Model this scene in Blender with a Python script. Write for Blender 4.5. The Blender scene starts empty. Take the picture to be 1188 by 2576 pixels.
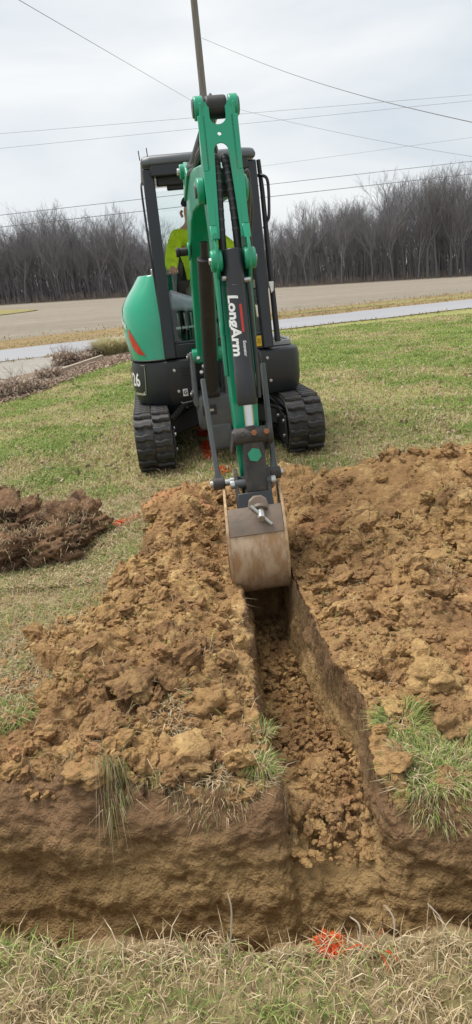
import bpy, bmesh, math, random
import numpy as np
from mathutils import Vector, Matrix, noise as mnoise

random.seed(7)
RS = np.random.RandomState(11)
S = bpy.context.scene
COL = S.collection
R_ = math.radians

# ------------------------------------------------------------------ camera, sky, sun, exposure
PITCH, ROLL, FPX, CAMZ = R_(19.0), R_(6.0), 1700.0, 1.45          # focal length in units of a 1188 x 2576 frame
cF = Vector((0, math.cos(PITCH), -math.sin(PITCH)))
_R0 = Vector((1, 0, 0)); _U0 = Vector((0, math.sin(PITCH), math.cos(PITCH)))
cR = math.cos(ROLL) * _R0 - math.sin(ROLL) * _U0
cU = math.sin(ROLL) * _R0 + math.cos(ROLL) * _U0
cd = bpy.data.cameras.new('camera'); cam = bpy.data.objects.new('camera', cd); COL.objects.link(cam)
cam.matrix_world = Matrix(((cR.x, cU.x, -cF.x, 0), (cR.y, cU.y, -cF.y, 0), (cR.z, cU.z, -cF.z, CAMZ), (0, 0, 0, 1)))
cd.sensor_fit = 'VERTICAL'; cd.sensor_height = 36.0
cd.lens = FPX / 2576.0 * 36.0
cd.clip_start = 0.05; cd.clip_end = 3000
S.camera = cam

SUN_EL, SUN_AZ = R_(66), R_(-62)        # azimuth measured from +Y towards +X: low winter sun behind cloud, back left
W = bpy.data.worlds.new('World'); S.world = W; W.use_nodes = True
nt = W.node_tree; nt.nodes.clear(); N = nt.nodes.new; L = nt.links.new
wo = N('ShaderNodeOutputWorld'); bg = N('ShaderNodeBackground'); sky = N('ShaderNodeTexSky')
sky.sky_type = 'NISHITA'; sky.sun_disc = False; sky.sun_elevation = SUN_EL; sky.sun_rotation = SUN_AZ
sky.dust_density = 3.0
tc = N('ShaderNodeTexCoord'); mp = N('ShaderNodeMapping'); mp.inputs['Scale'].default_value = (1.1, 1.1, 3.6)
mp.inputs['Location'].default_value = (0.35, 0.2, 0.1)
n1 = N('ShaderNodeTexNoise'); n1.inputs['Scale'].default_value = 1.7; n1.inputs['Detail'].default_value = 6; n1.inputs['Roughness'].default_value = .5
n1.inputs['Distortion'].default_value = .6
rp = N('ShaderNodeValToRGB'); e = rp.color_ramp.elements
e[0].position = .33; e[0].color = (4.45, 4.85, 5.2, 1); e[1].position = .66; e[1].color = (6.35, 6.4, 6.35, 1)
mx = N('ShaderNodeMix'); mx.data_type = 'RGBA'; mx.inputs[0].default_value = .93
L(tc.outputs['Generated'], mp.inputs['Vector']); L(mp.outputs[0], n1.inputs['Vector']); L(n1.outputs['Fac'], rp.inputs['Fac'])
L(sky.outputs[0], mx.inputs[6]); L(rp.outputs[0], mx.inputs[7]); L(mx.outputs[2], bg.inputs['Color'])
bg.inputs['Strength'].default_value = .1; L(bg.outputs[0], wo.inputs['Surface'])

sl = bpy.data.lights.new('sun', 'SUN'); sl.energy = 2.4; sl.angle = R_(35); sl.color = (1, .955, .89)
so = bpy.data.objects.new('sun', sl); COL.objects.link(so)
sd = Vector((math.sin(SUN_AZ) * math.cos(SUN_EL), math.cos(SUN_AZ) * math.cos(SUN_EL), math.sin(SUN_EL)))
so.rotation_euler = sd.to_track_quat('Z', 'Y').to_euler(); so.location = (-40, -10, 40)
S.view_settings.view_transform = 'Standard'; S.view_settings.look = 'None'
S.view_settings.exposure = 0.68; S.view_settings.gamma = 1.0; S.view_settings.use_curve_mapping = False
S.render.engine = 'CYCLES'
S.cycles.max_bounces = 6; S.cycles.diffuse_bounces = 3; S.cycles.glossy_bounces = 3; S.cycles.transparent_max_bounces = 16
S.cycles.use_denoising = True

# a photo position (1188 x 2576 frame) to a place: on level z, or at distance y
def ray(x, y): return cF + cR * ((x - 594) / FPX) - cU * ((y - 1287.5) / FPX)
def G(x, y, z=0.0):
    d = ray(x, y); k = (z - CAMZ) / d.z; return Vector((d.x * k, d.y * k, z))
def AT(x, y, Y):
    d = ray(x, y); k = Y / d.y; return Vector((d.x * k, Y, CAMZ + d.z * k))

# ------------------------------------------------------------------ numpy noise
def _h(i, j, k, s):
    n = (i.astype(np.int64) * 374761393 + j.astype(np.int64) * 668265263 + k * 1274126177 + s * 974711) & 0xffffffff
    n = ((n ^ (n >> 13)) * 1274126177) & 0xffffffff
    n = ((n ^ (n >> 16)) * 2246822519) & 0xffffffff
    return ((n ^ (n >> 15)) & 0xffffff) / float(0xffffff)
def vn2(x, y, s=0):
    i = np.floor(x); j = np.floor(y); u = x - i; v = y - j
    u = u * u * u * (u * (u * 6 - 15) + 10); v = v * v * v * (v * (v * 6 - 15) + 10)
    a = _h(i, j, 0, s); b = _h(i + 1, j, 0, s); c = _h(i, j + 1, 0, s); d = _h(i + 1, j + 1, 0, s)
    return (a * (1 - u) + b * u) * (1 - v) + (c * (1 - u) + d * u) * v
def fbm(x, y, s=0, o=4, g=.5):
    x = np.asarray(x, float); y = np.asarray(y, float)
    t = 0; a = 1; n = 0
    for k in range(o):
        t = t + a * (vn2(x * .8 - y * .6, x * .6 + y * .8, s + k) - .5); n += a; a *= g; x = x * 2.03 + 7.1; y = y * 2.03 + 3.7
    return t / n * 2
def vn3(x, y, z, s=0):
    k = np.floor(z); w = z - k; w = w * w * (3 - 2 * w)
    kk = k.astype(np.int64)
    def lay(kz):
        i = np.floor(x); j = np.floor(y); u = x - i; v = y - j
        u = u * u * (3 - 2 * u); v = v * v * (3 - 2 * v)
        a = _h(i, j, kz, s); b = _h(i + 1, j, kz, s); c = _h(i, j + 1, kz, s); d = _h(i + 1, j + 1, kz, s)
        return (a * (1 - u) + b * u) * (1 - v) + (c * (1 - u) + d * u) * v
    return lay(kk) * (1 - w) + lay(kk + 1) * w
def fbm3(x, y, z, s=0, o=4, g=.5):
    t = 0; a = 1; n = 0
    for k in range(o):
        t = t + a * (vn3(x, y, z, s + k) - .5); n += a; a *= g; x = x * 2.03 + 5.1; y = y * 2.03 + 3.3; z = z * 2.03 + 1.7
    return t / n * 2
def worley(x, y, s=0):
    i = np.floor(x); j = np.floor(y); best = np.full(x.shape, 9.0); rid = np.zeros(x.shape)
    for di in (-1, 0, 1):
        for dj in (-1, 0, 1):
            a = i + di; b = j + dj
            px = a + _h(a, b, 1, s); py = b + _h(a, b, 2, s); rr = _h(a, b, 3, s)
            d = np.hypot(x - px, y - py); m = d < best
            best = np.where(m, d, best); rid = np.where(m, rr, rid)
    return best, rid
def sst(a, b, x):
    t = np.clip((x - a) / (b - a), 0, 1); return t * t * (3 - 2 * t)

# ------------------------------------------------------------------ materials
def new_mat(name):
    m = bpy.data.materials.new(name); m.use_nodes = True
    b = m.node_tree.nodes['Principled BSDF']; return m, m.node_tree, b
def setc(b, k, v): b.inputs[k].default_value = v
def pm(name, c1, c2=None, scale=6, rough=.5, metal=0, bump=0, bscale=60, coat=0, spec=.5, dirt=None, dscale=3, dthr=(.5, .7), stretch=(1, 1, 1), detail=5, bdist=.01):
    m, t, b = new_mat(name)
    setc(b, 'Base Color', (*c1, 1)); setc(b, 'Roughness', rough); setc(b, 'Metallic', metal); setc(b, 'Specular IOR Level', spec); setc(b, 'Coat Weight', coat)
    tc = t.nodes.new('ShaderNodeTexCoord'); mp = t.nodes.new('ShaderNodeMapping'); mp.inputs['Scale'].default_value = stretch
    t.links.new(tc.outputs['Object'], mp.inputs[0]); co = mp.outputs[0]
    col = None
    def noi(sc, d=5, r=.6):
        n = t.nodes.new('ShaderNodeTexNoise'); n.inputs['Scale'].default_value = sc; n.inputs['Detail'].default_value = d; n.inputs['Roughness'].default_value = r
        t.links.new(co, n.inputs['Vector']); return n.outputs['Fac']
    def mix(f, a, bcol):
        x = t.nodes.new('ShaderNodeMix'); x.data_type = 'RGBA'; t.links.new(f, x.inputs[0])
        if isinstance(a, tuple): x.inputs[6].default_value = (*a, 1)
        else: t.links.new(a, x.inputs[6])
        x.inputs[7].default_value = (*bcol, 1); return x.outputs[2]
    def ramp(f, lo, hi):
        r = t.nodes.new('ShaderNodeMapRange'); r.inputs[1].default_value = lo; r.inputs[2].default_value = hi; t.links.new(f, r.inputs[0]); return r.outputs[0]
    if c2: col = mix(ramp(noi(scale, detail), .32, .68), c1, c2)
    if dirt:
        dm = ramp(noi(dscale, 8, .65), *dthr); col = mix(dm, col if col else c1, dirt)
        rr = t.nodes.new('ShaderNodeMapRange'); t.links.new(dm, rr.inputs[0]); rr.inputs[3].default_value = rough; rr.inputs[4].default_value = .9
        t.links.new(rr.outputs[0], b.inputs['Roughness'])
    if col: t.links.new(col, b.inputs['Base Color'])
    if bump:
        bp = t.nodes.new('ShaderNodeBump'); bp.inputs['Strength'].default_value = bump; bp.inputs['Distance'].default_value = bdist
        t.links.new(noi(bscale, 6), bp.inputs['Height']); t.links.new(bp.outputs[0], b.inputs['Normal'])
    return m

SOILC = (.235, .145, .070)
M = {}
M['green'] = pm('green_paint', (.0, .27, .145), (.0, .31, .168), 3, rough=.3, coat=.35, dirt=(.09, .20, .125), dscale=4, dthr=(.55, .9))
M['cowl'] = pm('green_gloss', (.0, .32, .175), rough=.22, coat=.6)
M['char'] = pm('charcoal_plastic', (.016, .019, .022), (.021, .024, .027), 4, rough=.42, dirt=(.055, .05, .042), dscale=4, dthr=(.62, .95))
M['char2'] = pm('charcoal_cab', (.013, .016, .021), (.018, .021, .027), 5, rough=.35, dirt=(.05, .047, .045), dscale=6, dthr=(.66, .98))
M['roof'] = pm('cab_roof_sky_sheen', (.085, .092, .105), (.11, .118, .132), 5, rough=.38)  # charcoal cap made lighter: the sky's reflection is put into the colour
M['grey'] = pm('cast_grey', (.085, .095, .10), (.06, .068, .072), 7, rough=.5, dirt=(.15, .115, .075), dscale=9, dthr=(.55, .85))
M['black'] = pm('black_rubber', (.012, .012, .013), (.02, .02, .021), 20, rough=.55)
M['hose'] = pm('hose_rubber', (.022, .022, .024), (.035, .035, .038), 30, rough=.5)
M['hoseg'] = pm('grey_hose', (.08, .085, .09), (.05, .052, .055), 20, rough=.55)
M['rubber'] = pm('track_rubber', (.016, .016, .018), (.025, .025, .026), 12, rough=.55, dirt=(.15, .12, .085), dscale=16, dthr=(.50, .76), bump=.3, bscale=80)
M['cyl'] = pm('cylinder_guard', (.019, .021, .025), (.024, .026, .030), 5, rough=.42)
M['steel'] = pm('bright_steel', (.55, .55, .55), rough=.22, metal=1)
M['bolt'] = pm('zinc_bolt', (.52, .52, .51), rough=.35, metal=.8)
M['dirty'] = pm('muddy_steel', (.055, .05, .045), (.03, .03, .03), 14, rough=.6, dirt=(.12, .09, .06), dscale=22, dthr=(.54, .72), bump=.4, bscale=50)
M['rust'] = pm('rusty_bolt', (.32, .13, .05), (.2, .08, .03), 40, rough=.8)
M['bucket'] = pm('worn_bucket', (.60, .45, .295), (.36, .265, .18), 4, rough=.48, metal=.0, dirt=(.38, .23, .115), dscale=4, dthr=(.47, .60), stretch=(3.5, 1.5, 1.5), bump=.3, bscale=30)
M['bucketd'] = pm('bucket_upper', (.14, .112, .09), (.20, .145, .105), 9, rough=.55, metal=.1, dirt=(.24, .165, .10), dscale=10, dthr=(.5, .75), bump=.25, bscale=40)
M['edge'] = pm('bucket_edge', (.56, .40, .23), (.38, .25, .14), 14, rough=.6, dirt=(.2, .12, .06), dscale=20)
M['white'] = pm('white_decal', (.78, .79, .8), rough=.4)
M['red'] = pm('red_decal', (.55, .035, .018), rough=.35)
M['yellow'] = pm('yellow_decal', (.75, .46, .01), rough=.45)
M['orange'] = pm('orange_paint', (.85, .11, .02), (.7, .08, .02), 30, rough=.7)
M['console'] = pm('grey_console', (.42, .43, .48), (.34, .35, .39), 8, rough=.5)
M['seat'] = pm('seat_vinyl', (.02, .02, .022), rough=.6)
M['hivis'] = pm('hi_vis_fabric', (.66, .90, .02), (.52, .74, .016), 9, rough=.75, bump=.9, bscale=11, bdist=.05)
M['navy'] = pm('navy_knit', (.012, .016, .03), (.02, .024, .04), 60, rough=.85)
M['trouser'] = pm('khaki_trousers', (.16, .145, .11), (.12, .11, .09), 20, rough=.85)
M['skin'] = pm('skin', (.52, .31, .22), (.46, .26, .18), 20, rough=.5)
M['hair'] = pm('hair', (.03, .02, .012), rough=.6)
M['pole'] = pm('weathered_pole', (.20, .185, .165), (.14, .125, .11), 3, rough=.85, stretch=(8, 8, .6))
M['wire'] = pm('wire', (.16, .16, .165), rough=.6)
M['bark'] = pm('grey_bark', (.15, .146, .15), (.105, .102, .106), 1.5, rough=.9)
M['twig'] = pm('brown_twigs', (.20, .19, .196), (.15, .143, .148), .6, rough=.9)
M['stalk'] = pm('dead_stalks', (.33, .26, .21), (.22, .17, .135), 5, rough=.9)
M['timber'] = pm('weathered_timber', (.40, .33, .25), (.30, .24, .18), 5, rough=.85, stretch=(1, 1, 8))
M['grate'] = pm('chequer_plate', (.42, .42, .43), (.3, .3, .31), 30, rough=.4, metal=.6)
def glass_mat():
    m, t, b = new_mat('cab_glass'); t.nodes.remove(b)
    o = t.nodes['Material Output']; tr = t.nodes.new('ShaderNodeBsdfTransparent'); gl = t.nodes.new('ShaderNodeBsdfGlossy')
    tr.inputs[0].default_value = (.95, .985, .975, 1); gl.inputs['Roughness'].default_value = .03
    fr = t.nodes.new('ShaderNodeFresnel'); fr.inputs['IOR'].default_value = 1.45
    mxx = t.nodes.new('ShaderNodeMixShader'); t.links.new(fr.outputs[0], mxx.inputs[0]); t.links.new(tr.outputs[0], mxx.inputs[1]); t.links.new(gl.outputs[0], mxx.inputs[2])
    t.links.new(mxx.outputs[0], o.inputs['Surface']); return m
M['glass'] = glass_mat()

def soil_mat():
    m, t, b = new_mat('dug_soil_material'); nd = t.nodes.new; ln = t.links.new
    setc(b, 'Roughness', .95); setc(b, 'Specular IOR Level', .15)
    tc = nd('ShaderNodeTexCoord')
    def noi(sc, d, r=.6, dist=0):
        n = nd('ShaderNodeTexNoise'); n.inputs['Scale'].default_value = sc; n.inputs['Detail'].default_value = d; n.inputs['Roughness'].default_value = r
        n.inputs['Distortion'].default_value = dist; ln(tc.outputs['Object'], n.inputs['Vector']); return n.outputs['Fac']
    def mr(f, a, c, lo=0, hi=1):
        r = nd('ShaderNodeMapRange'); r.inputs[1].default_value = a; r.inputs[2].default_value = c; r.inputs[3].default_value = lo; r.inputs[4].default_value = hi; ln(f, r.inputs[0]); return r.outputs[0]
    def mix(f, a, c):
        x = nd('ShaderNodeMix'); x.data_type = 'RGBA'; ln(f, x.inputs[0])
        for s_, v in ((6, a), (7, c)):
            if isinstance(v, tuple): x.inputs[s_].default_value = (*v, 1)
            else: ln(v, x.inputs[s_])
        return x.outputs[2]
    def att(n):
        a = nd('ShaderNodeAttribute'); a.attribute_name = n; return a.outputs['Fac']
    c = mix(mr(noi(2.2, 5), .38, .62), (.45, .272, .114), (.55, .35, .146))
    c = mix(mr(att('tone'), .25, .85), (.34, .20, .094), c)
    c = mix(mr(att('tone'), .80, 1.0), c, (.66, .465, .215))
    c = mix(mr(noi(5.5, 6, .65, .5), .54, .70), c, (.66, .455, .205))
    c = mix(mr(noi(3.0, 5, .6, .8), .50, .66), c, (.20, .112, .056))
    c = mix(mr(noi(38, 6, .7), .42, .76), c, (.33, .20, .096))
    c = mix(mr(noi(1.6, 3), .60, .72), c, (.54, .275, .14))
    cw = mix(mr(noi(4, 6), .35, .65), (.33, .215, .098), (.43, .285, .132))
    cw = mix(mr(noi(2.2, 6, .6, 1.0), .52, .68), cw, (.23, .145, .068))
    sx_ = nd('ShaderNodeSeparateXYZ'); ln(tc.outputs['Object'], sx_.inputs[0]); zz_ = nd('ShaderNodeMath'); zz_.operation = 'MULTIPLY_ADD'; zz_.inputs[1].default_value = .16; ln(noi(6, 4), zz_.inputs[0]); ln(sx_.outputs[2], zz_.inputs[2])
    cw = mix(mr(zz_.outputs[0], -.09, .03), cw, (.24, .145, .078))
    c = mix(att('wall'), c, cw)
    ct = mix(mr(noi(9, 6), .35, .65), (.20, .18, .07), (.42, .32, .18))
    c = mix(att('turf'), c, ct)
    ln(c, b.inputs['Base Color'])
    add = nd('ShaderNodeMath'); add.operation = 'MULTIPLY_ADD'; add.inputs[1].default_value = .45
    ln(noi(160, 5, .7), add.inputs[0]); ln(noi(45, 6, .68), add.inputs[2])
    wv = nd('ShaderNodeVectorMath'); wv.operation = 'MULTIPLY_ADD'; wv.inputs[1].default_value = (.03, .03, .03); nz = nd('ShaderNodeTexNoise'); nz.inputs['Scale'].default_value = 22; nz.inputs['Detail'].default_value = 3
    ln(tc.outputs['Object'], nz.inputs['Vector']); ln(nz.outputs['Color'], wv.inputs[0]); ln(tc.outputs['Object'], wv.inputs[2])
    prev = add.outputs[0]
    for sc_, k_ in ((42, -.55), (110, -.35)):
        vo = nd('ShaderNodeTexVoronoi'); vo.inputs['Scale'].default_value = sc_; ln(wv.outputs[0], vo.inputs['Vector'])
        ma = nd('ShaderNodeMath'); ma.operation = 'MULTIPLY_ADD'; ma.inputs[1].default_value = k_; ln(vo.outputs['Distance'], ma.inputs[0]); ln(prev, ma.inputs[2]); prev = ma.outputs[0]
    bp = nd('ShaderNodeBump'); bp.inputs['Strength'].default_value = 1.0; bp.inputs['Distance'].default_value = .016
    ln(prev, bp.inputs['Height']); ln(bp.outputs[0], b.inputs['Normal'])
    return m
M['soil'] = soil_mat()

def ground_mat(name, stops, big=.35, mid=3.0, fine=30, rough=.95, bump=.6, bdist=.02, stretch=(1, 1, 1), speck=None):
    m, t, b = new_mat(name); nd = t.nodes.new; ln = t.links.new
    setc(b, 'Roughness', rough); setc(b, 'Specular IOR Level', .2)
    tc = nd('ShaderNodeTexCoord'); mp = nd('ShaderNodeMapping'); mp.inputs['Scale'].default_value = stretch; ln(tc.outputs['Object'], mp.inputs[0])
    def noi(sc, d, r=.62):
        n = nd('ShaderNodeTexNoise'); n.inputs['Scale'].default_value = sc; n.inputs['Detail'].default_value = d; n.inputs['Roughness'].default_value = r; ln(mp.outputs[0], n.inputs['Vector']); return n.outputs['Fac']
    def mr(f, a, c):
        r = nd('ShaderNodeMapRange'); r.inputs[1].default_value = a; r.inputs[2].default_value = c; ln(f, r.inputs[0]); return r.outputs[0]
    def mix(f, a, c):
        x = nd('ShaderNodeMix'); x.data_type = 'RGBA'; ln(f, x.inputs[0])
        for s_, v in ((6, a), (7, c)):
            if isinstance(v, tuple): x.inputs[s_].default_value = (*v, 1)
            else: ln(v, x.inputs[s_])
        return x.outputs[2]
    c = mix(mr(noi(big, 4), .38, .62), stops[0], stops[1])
    c = mix(mr(noi(mid, 5), .50, .70), c, stops[2])
    c = mix(mr(noi(fine, 6, .7), .42, .72), c, stops[3])
    if speck: c = mix(mr(noi(speck[0], 3, .5), speck[1], speck[1] + .05), c, speck[2])
    ln(c, b.inputs['Base Color'])
    bp = nd('ShaderNodeBump'); bp.inputs['Strength'].default_value = bump; bp.inputs['Distance'].default_value = bdist
    ln(noi(fine * 1.5, 6, .7), bp.inputs['Height']); ln(bp.outputs[0], b.inputs['Normal'])
    return m
M['lawn'] = ground_mat('lawn_grass', ((.23, .265, .075), (.31, .31, .11), (.16, .215, .055), (.36, .31, .14)), .5, 2.2, 26, bump=.9, bdist=.03)
M['field'] = ground_mat('stubble_field', ((.30, .262, .21), (.245, .213, .17), (.34, .30, .245), (.17, .142, .105)), .05, .45, 7, stretch=(.25, 1, 1), bump=.8, bdist=.08)
M['dry'] = ground_mat('dry_grass', ((.30, .215, .10), (.24, .17, .09), (.36, .27, .14), (.17, .13, .06)), .3, 1.5, 9, stretch=(.5, 1, 1), bump=.8, bdist=.05)
M['dryg'] = ground_mat('yellow_green_grass', ((.30, .25, .105), (.24, .225, .085), (.33, .26, .13), (.19, .17, .06)), .3, 1.5, 9, stretch=(.5, 1, 1), bump=.8, bdist=.05)
M['road'] = ground_mat('pale_asphalt', ((.30, .303, .32), (.33, .333, .348), (.28, .283, .30), (.265, .268, .283)), .15, 1.2, 30, rough=.75, stretch=(.3, 2.5, 1), bump=.2, bdist=.004)
M['gravel'] = ground_mat('gravel_drive', ((.36, .34, .31), (.31, .29, .26), (.40, .37, .33), (.22, .20, .17)), .4, 3, 40, bump=.7, bdist=.02)
M['litter'] = ground_mat('leaf_litter', ((.36, .27, .20), (.28, .20, .14), (.46, .37, .29), (.17, .115, .08)), .8, 5, 30, bump=1, bdist=.04)

def col_mat(name, rough=.7, trans=.35):
    m, t, b = new_mat(name); a = t.nodes.new('ShaderNodeAttribute'); a.attribute_name = 'Col'
    t.links.new(a.outputs['Color'], b.inputs['Base Color']); setc(b, 'Roughness', rough); setc(b, 'Specular IOR Level', .25)
    o = t.nodes['Material Output']; tl = t.nodes.new('ShaderNodeBsdfTranslucent'); t.links.new(a.outputs['Color'], tl.inputs[0])
    x = t.nodes.new('ShaderNodeMixShader'); x.inputs[0].default_value = trans
    t.links.new(b.outputs[0], x.inputs[1]); t.links.new(tl.outputs[0], x.inputs[2]); t.links.new(x.outputs[0], o.inputs['Surface']); return m
M['blade'] = col_mat('grass_blades')

# ------------------------------------------------------------------ mesh helpers
IDN = Matrix.Identity(4)
def tag(o, label=None, cat=None, group=None, kind=None):
    if label: o['label'] = label
    if cat: o['category'] = cat
    if group: o['group'] = group
    if kind: o['kind'] = kind
    return o
def link(o, parent=None):
    COL.objects.link(o)
    if parent is not None:
        o.parent = parent
        o.matrix_parent_inverse = PINV.get(parent.name, IDN)
    return o
PINV = {}
def root(name, loc, label, cat, group=None, rz=0):
    o = bpy.data.objects.new(name, None); o.location = loc; o.rotation_euler = (0, 0, rz); COL.objects.link(o)
    PINV[o.name] = (Matrix.Translation(loc) @ Matrix.Rotation(rz, 4, 'Z')).inverted()
    o.empty_display_size = .1
    return tag(o, label, cat, group)
def np_mesh(name, V, F, mat=None, smooth=False, attrs=None, parent=None, cols=None):
    """V (n,3); F (m,3) or (m,4) array, or list of such arrays"""
    me = bpy.data.meshes.new(name)
    V = np.ascontiguousarray(V, np.float32)
    Fs = F if isinstance(F, list) else [F]
    Fs = [np.asarray(f, np.int32) for f in Fs if len(f)]
    me.vertices.add(len(V)); me.vertices.foreach_set('co', V.ravel())
    nl = sum(f.size for f in Fs); npol = sum(len(f) for f in Fs)
    me.loops.add(nl); me.loops.foreach_set('vertex_index', np.concatenate([f.ravel() for f in Fs]))
    me.polygons.add(npol)
    tot = np.concatenate([np.full(len(f), f.shape[1], np.int32) for f in Fs]); st = np.concatenate([[0], np.cumsum(tot)[:-1]]).astype(np.int32)
    me.polygons.foreach_set('loop_start', st); me.polygons.foreach_set('loop_total', tot)
    me.update(calc_edges=True)
    me.polygons.foreach_set('use_smooth', np.full(npol, smooth, bool))
    for k, v in (attrs or {}).items():
        a = me.attributes.new(k, 'FLOAT', 'POINT'); a.data.foreach_set('value', np.ascontiguousarray(v, np.float32))
    if cols is not None:
        a = me.attributes.new('Col', 'FLOAT_COLOR', 'POINT'); c4 = np.ones((len(V), 4), np.float32); c4[:, :3] = cols; a.data.foreach_set('color', c4.ravel())
    if mat: me.materials.append(mat)
    o = bpy.data.objects.new(name, me); link(o, parent); return o

class MB:
    def __init__(s): s.v = []; s.f = []
    def add(s, vs, fs):
        b = len(s.v); s.v += [Vector(q) for q in vs]; s.f += [tuple(b + i for i in f) for f in fs]; return s
    def box(s, c, d, rot=None):
        c = Vector(c); hx, hy, hz = d[0] / 2, d[1] / 2, d[2] / 2
        vs = [Vector((x, y, z)) for z in (-hz, hz) for y in (-hy, hy) for x in (-hx, hx)]
        if rot is not None: vs = [rot @ q for q in vs]
        return s.add([c + q for q in vs], [(0, 2, 3, 1), (4, 5, 7, 6), (0, 1, 5, 4), (2, 6, 7, 3), (0, 4, 6, 2), (1, 3, 7, 5)])
    def hexa(s, lo, hi):
        """two quads of points (bottom ring, top ring) same order"""
        n = len(lo)
        return s.add(list(lo) + list(hi), [tuple(range(n))[::-1], tuple(range(n, 2 * n))] + [(i, (i + 1) % n, n + (i + 1) % n, n + i) for i in range(n)])
    def tube(s, pts, r, n=10, caps=True, up=None):
        pts = [Vector(p) for p in pts]; rs = r if isinstance(r, (list, tuple)) else [r] * len(pts)
        b = len(s.v); prev = None
        for i, p in enumerate(pts):
            t = (pts[min(i + 1, len(pts) - 1)] - pts[max(i - 1, 0)]).normalized()
            if prev is None:
                a = t.orthogonal().normalized()
            else:
                a = (prev - t * prev.dot(t)).normalized()
            prev = a; c = t.cross(a)
            for k in range(n):
                an = 2 * math.pi * k / n; s.v.append(p + (a * math.cos(an) + c * math.sin(an)) * rs[i])
        for i in range(len(pts) - 1):
            for k in range(n):
                s.f.append((b + i * n + k, b + i * n + (k + 1) % n, b + (i + 1) * n + (k + 1) % n, b + (i + 1) * n + k))
        if caps:
            s.f.append(tuple(b + k for k in range(n))[::-1]); e = b + (len(pts) - 1) * n; s.f.append(tuple(e + k for k in range(n)))
        return s
    def cyl(s, a, b, r, n=20, r2=None): return s.tube([a, b], [r, r if r2 is None else r2], n)
    def prism(s, poly, fn, w0, w1):
        """poly of (p,q); fn(p,q,w) -> world; extruded from w0 to w1"""
        return s.hexa([fn(p, q, w0) for p, q in poly], [fn(p, q, w1) for p, q in poly])
    def build(s, name, mat, parent=None, bevel=0, smooth=35, seg=2, tri=False):
        me = bpy.data.meshes.new(name); me.from_pydata([tuple(q) for q in s.v], [], s.f)
        bm = bmesh.new(); bm.from_mesh(me); bmesh.ops.recalc_face_normals(bm, faces=bm.faces)
        bm.to_mesh(me); bm.free()
        if smooth:
            me.polygons.foreach_set('use_smooth', [True] * len(me.polygons)); me.set_sharp_from_angle(angle=R_(smooth))
        me.materials.append(mat)
        o = bpy.data.objects.new(name, me); link(o, parent)
        if bevel:
            md = o.modifiers.new('bevel', 'BEVEL'); md.width = bevel; md.segments = seg; md.limit_method = 'ANGLE'; md.angle_limit = R_(40); md.harden_normals = False
        return o
def crv(pts, n=8):
    """Catmull-Rom through points"""
    P = [Vector(p) for p in pts]; P = [P[0] * 2 - P[1]] + P + [P[-1] * 2 - P[-2]]; out = []
    for i in range(1, len(P) - 2):
        for k in range(n):
            t = k / n; a, b, c, d = P[i - 1:i + 3]
            out.append(.5 * ((2 * b) + (c - a) * t + (2 * a - 5 * b + 4 * c - d) * t * t + (3 * b - a - 3 * c + d) * t ** 3))
    out.append(P[-2]); return out

def text_mesh(txt, size, shear=0, bold=0.0, res=3, sub=0):
    cu = bpy.data.curves.new('t', 'FONT'); cu.body = txt; cu.size = size; cu.shear = shear; cu.offset = bold; cu.resolution_u = res
    cu.align_x = 'LEFT'
    o = bpy.data.objects.new('t', cu); COL.objects.link(o)
    dg = bpy.context.evaluated_depsgraph_get(); me = o.evaluated_get(dg).to_mesh()
    V = [v.co.copy() for v in me.vertices]; F = [tuple(p.vertices) for p in me.polygons]
    if sub:
        bm = bmesh.new(); bm.from_mesh(me); bmesh.ops.triangulate(bm, faces=bm.faces)
        for _ in range(5):
            es = [e_ for e_ in bm.edges if e_.calc_length() > sub]
            if not es: break
            bmesh.ops.subdivide_edges(bm, edges=es, cuts=1); bmesh.ops.triangulate(bm, faces=bm.faces)
        V = [v.co.copy() for v in bm.verts]; bm.verts.index_update(); F = [tuple(v.index for v in f.verts) for f in bm.faces]; bm.free()
    o.evaluated_get(dg).to_mesh_clear(); bpy.data.objects.remove(o); bpy.data.curves.remove(cu)
    return V, F

# ------------------------------------------------------------------ the land
def zland(x, y):
    x = np.asarray(x, float); y = np.asarray(y, float)
    t = np.clip((y - 9) / 60, 0, 1)
    return -.041 * np.clip(x, -90, 90) * t + .012 * fbm(x * .8, y * .8, 3, 3) * sst(5, 9, y)

# near dig: x in [-2.7,2.9], y in [.3,5.05]
NX0, NX1, NY0, NY1 = -2.7, 2.9, 0.30, 5.05
def xL(y): return .018 - .048 * (y - 1.45) / 1.6 + .022 * fbm(y * 2.3, y * 0 + 1.7, 5, 3) + .008 * fbm(y * 14, y * 0 + 4.7, 9, 2)
def xRr(y): return .352 - .085 * (y - 1.6) / 1.4 + .045 * np.exp(-((y - 1.98) / .22) ** 2) + .020 * fbm(y * 2.6, y * 0 + 8.2, 6, 3) + .008 * fbm(y * 15, y * 0 + 2.7, 19, 2)
def yW(x): return 1.625 - .17 * x - .03 * np.minimum(x, 0) + .045 * fbm(x * 3.2, x * 0 + 3.3, 7, 4) + .005 * fbm(x * 16, x * 0 + 1.3, 17, 2)
def yN(x): return 1.16 - .10 * x + .04 * fbm(x * 3.0, x * 0 + 9.3, 8, 3)
MOUNDS = [(1.05, 3.15, .50, .75, .17), (1.55, 4.05, .60, .42, .25), (1.75, 2.7, .55, .60, .17), (.75, 3.85, .40, .45, .15), (2.1, 3.5, .5, .6, .12), (.72, 2.45, .25, .4, .06), (1.2, 2.0, .4, .3, .05),
          (-.33, 3.95, .27, .40, .20), (-.30, 3.25, .26, .45, .10), (-.55, 2.55, .40, .40, .07), (-.28, 2.2, .25, .25, .05), (.25, 4.25, .3, .25, .14), (-1.0, 2.2, .4, .3, .03)]
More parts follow.
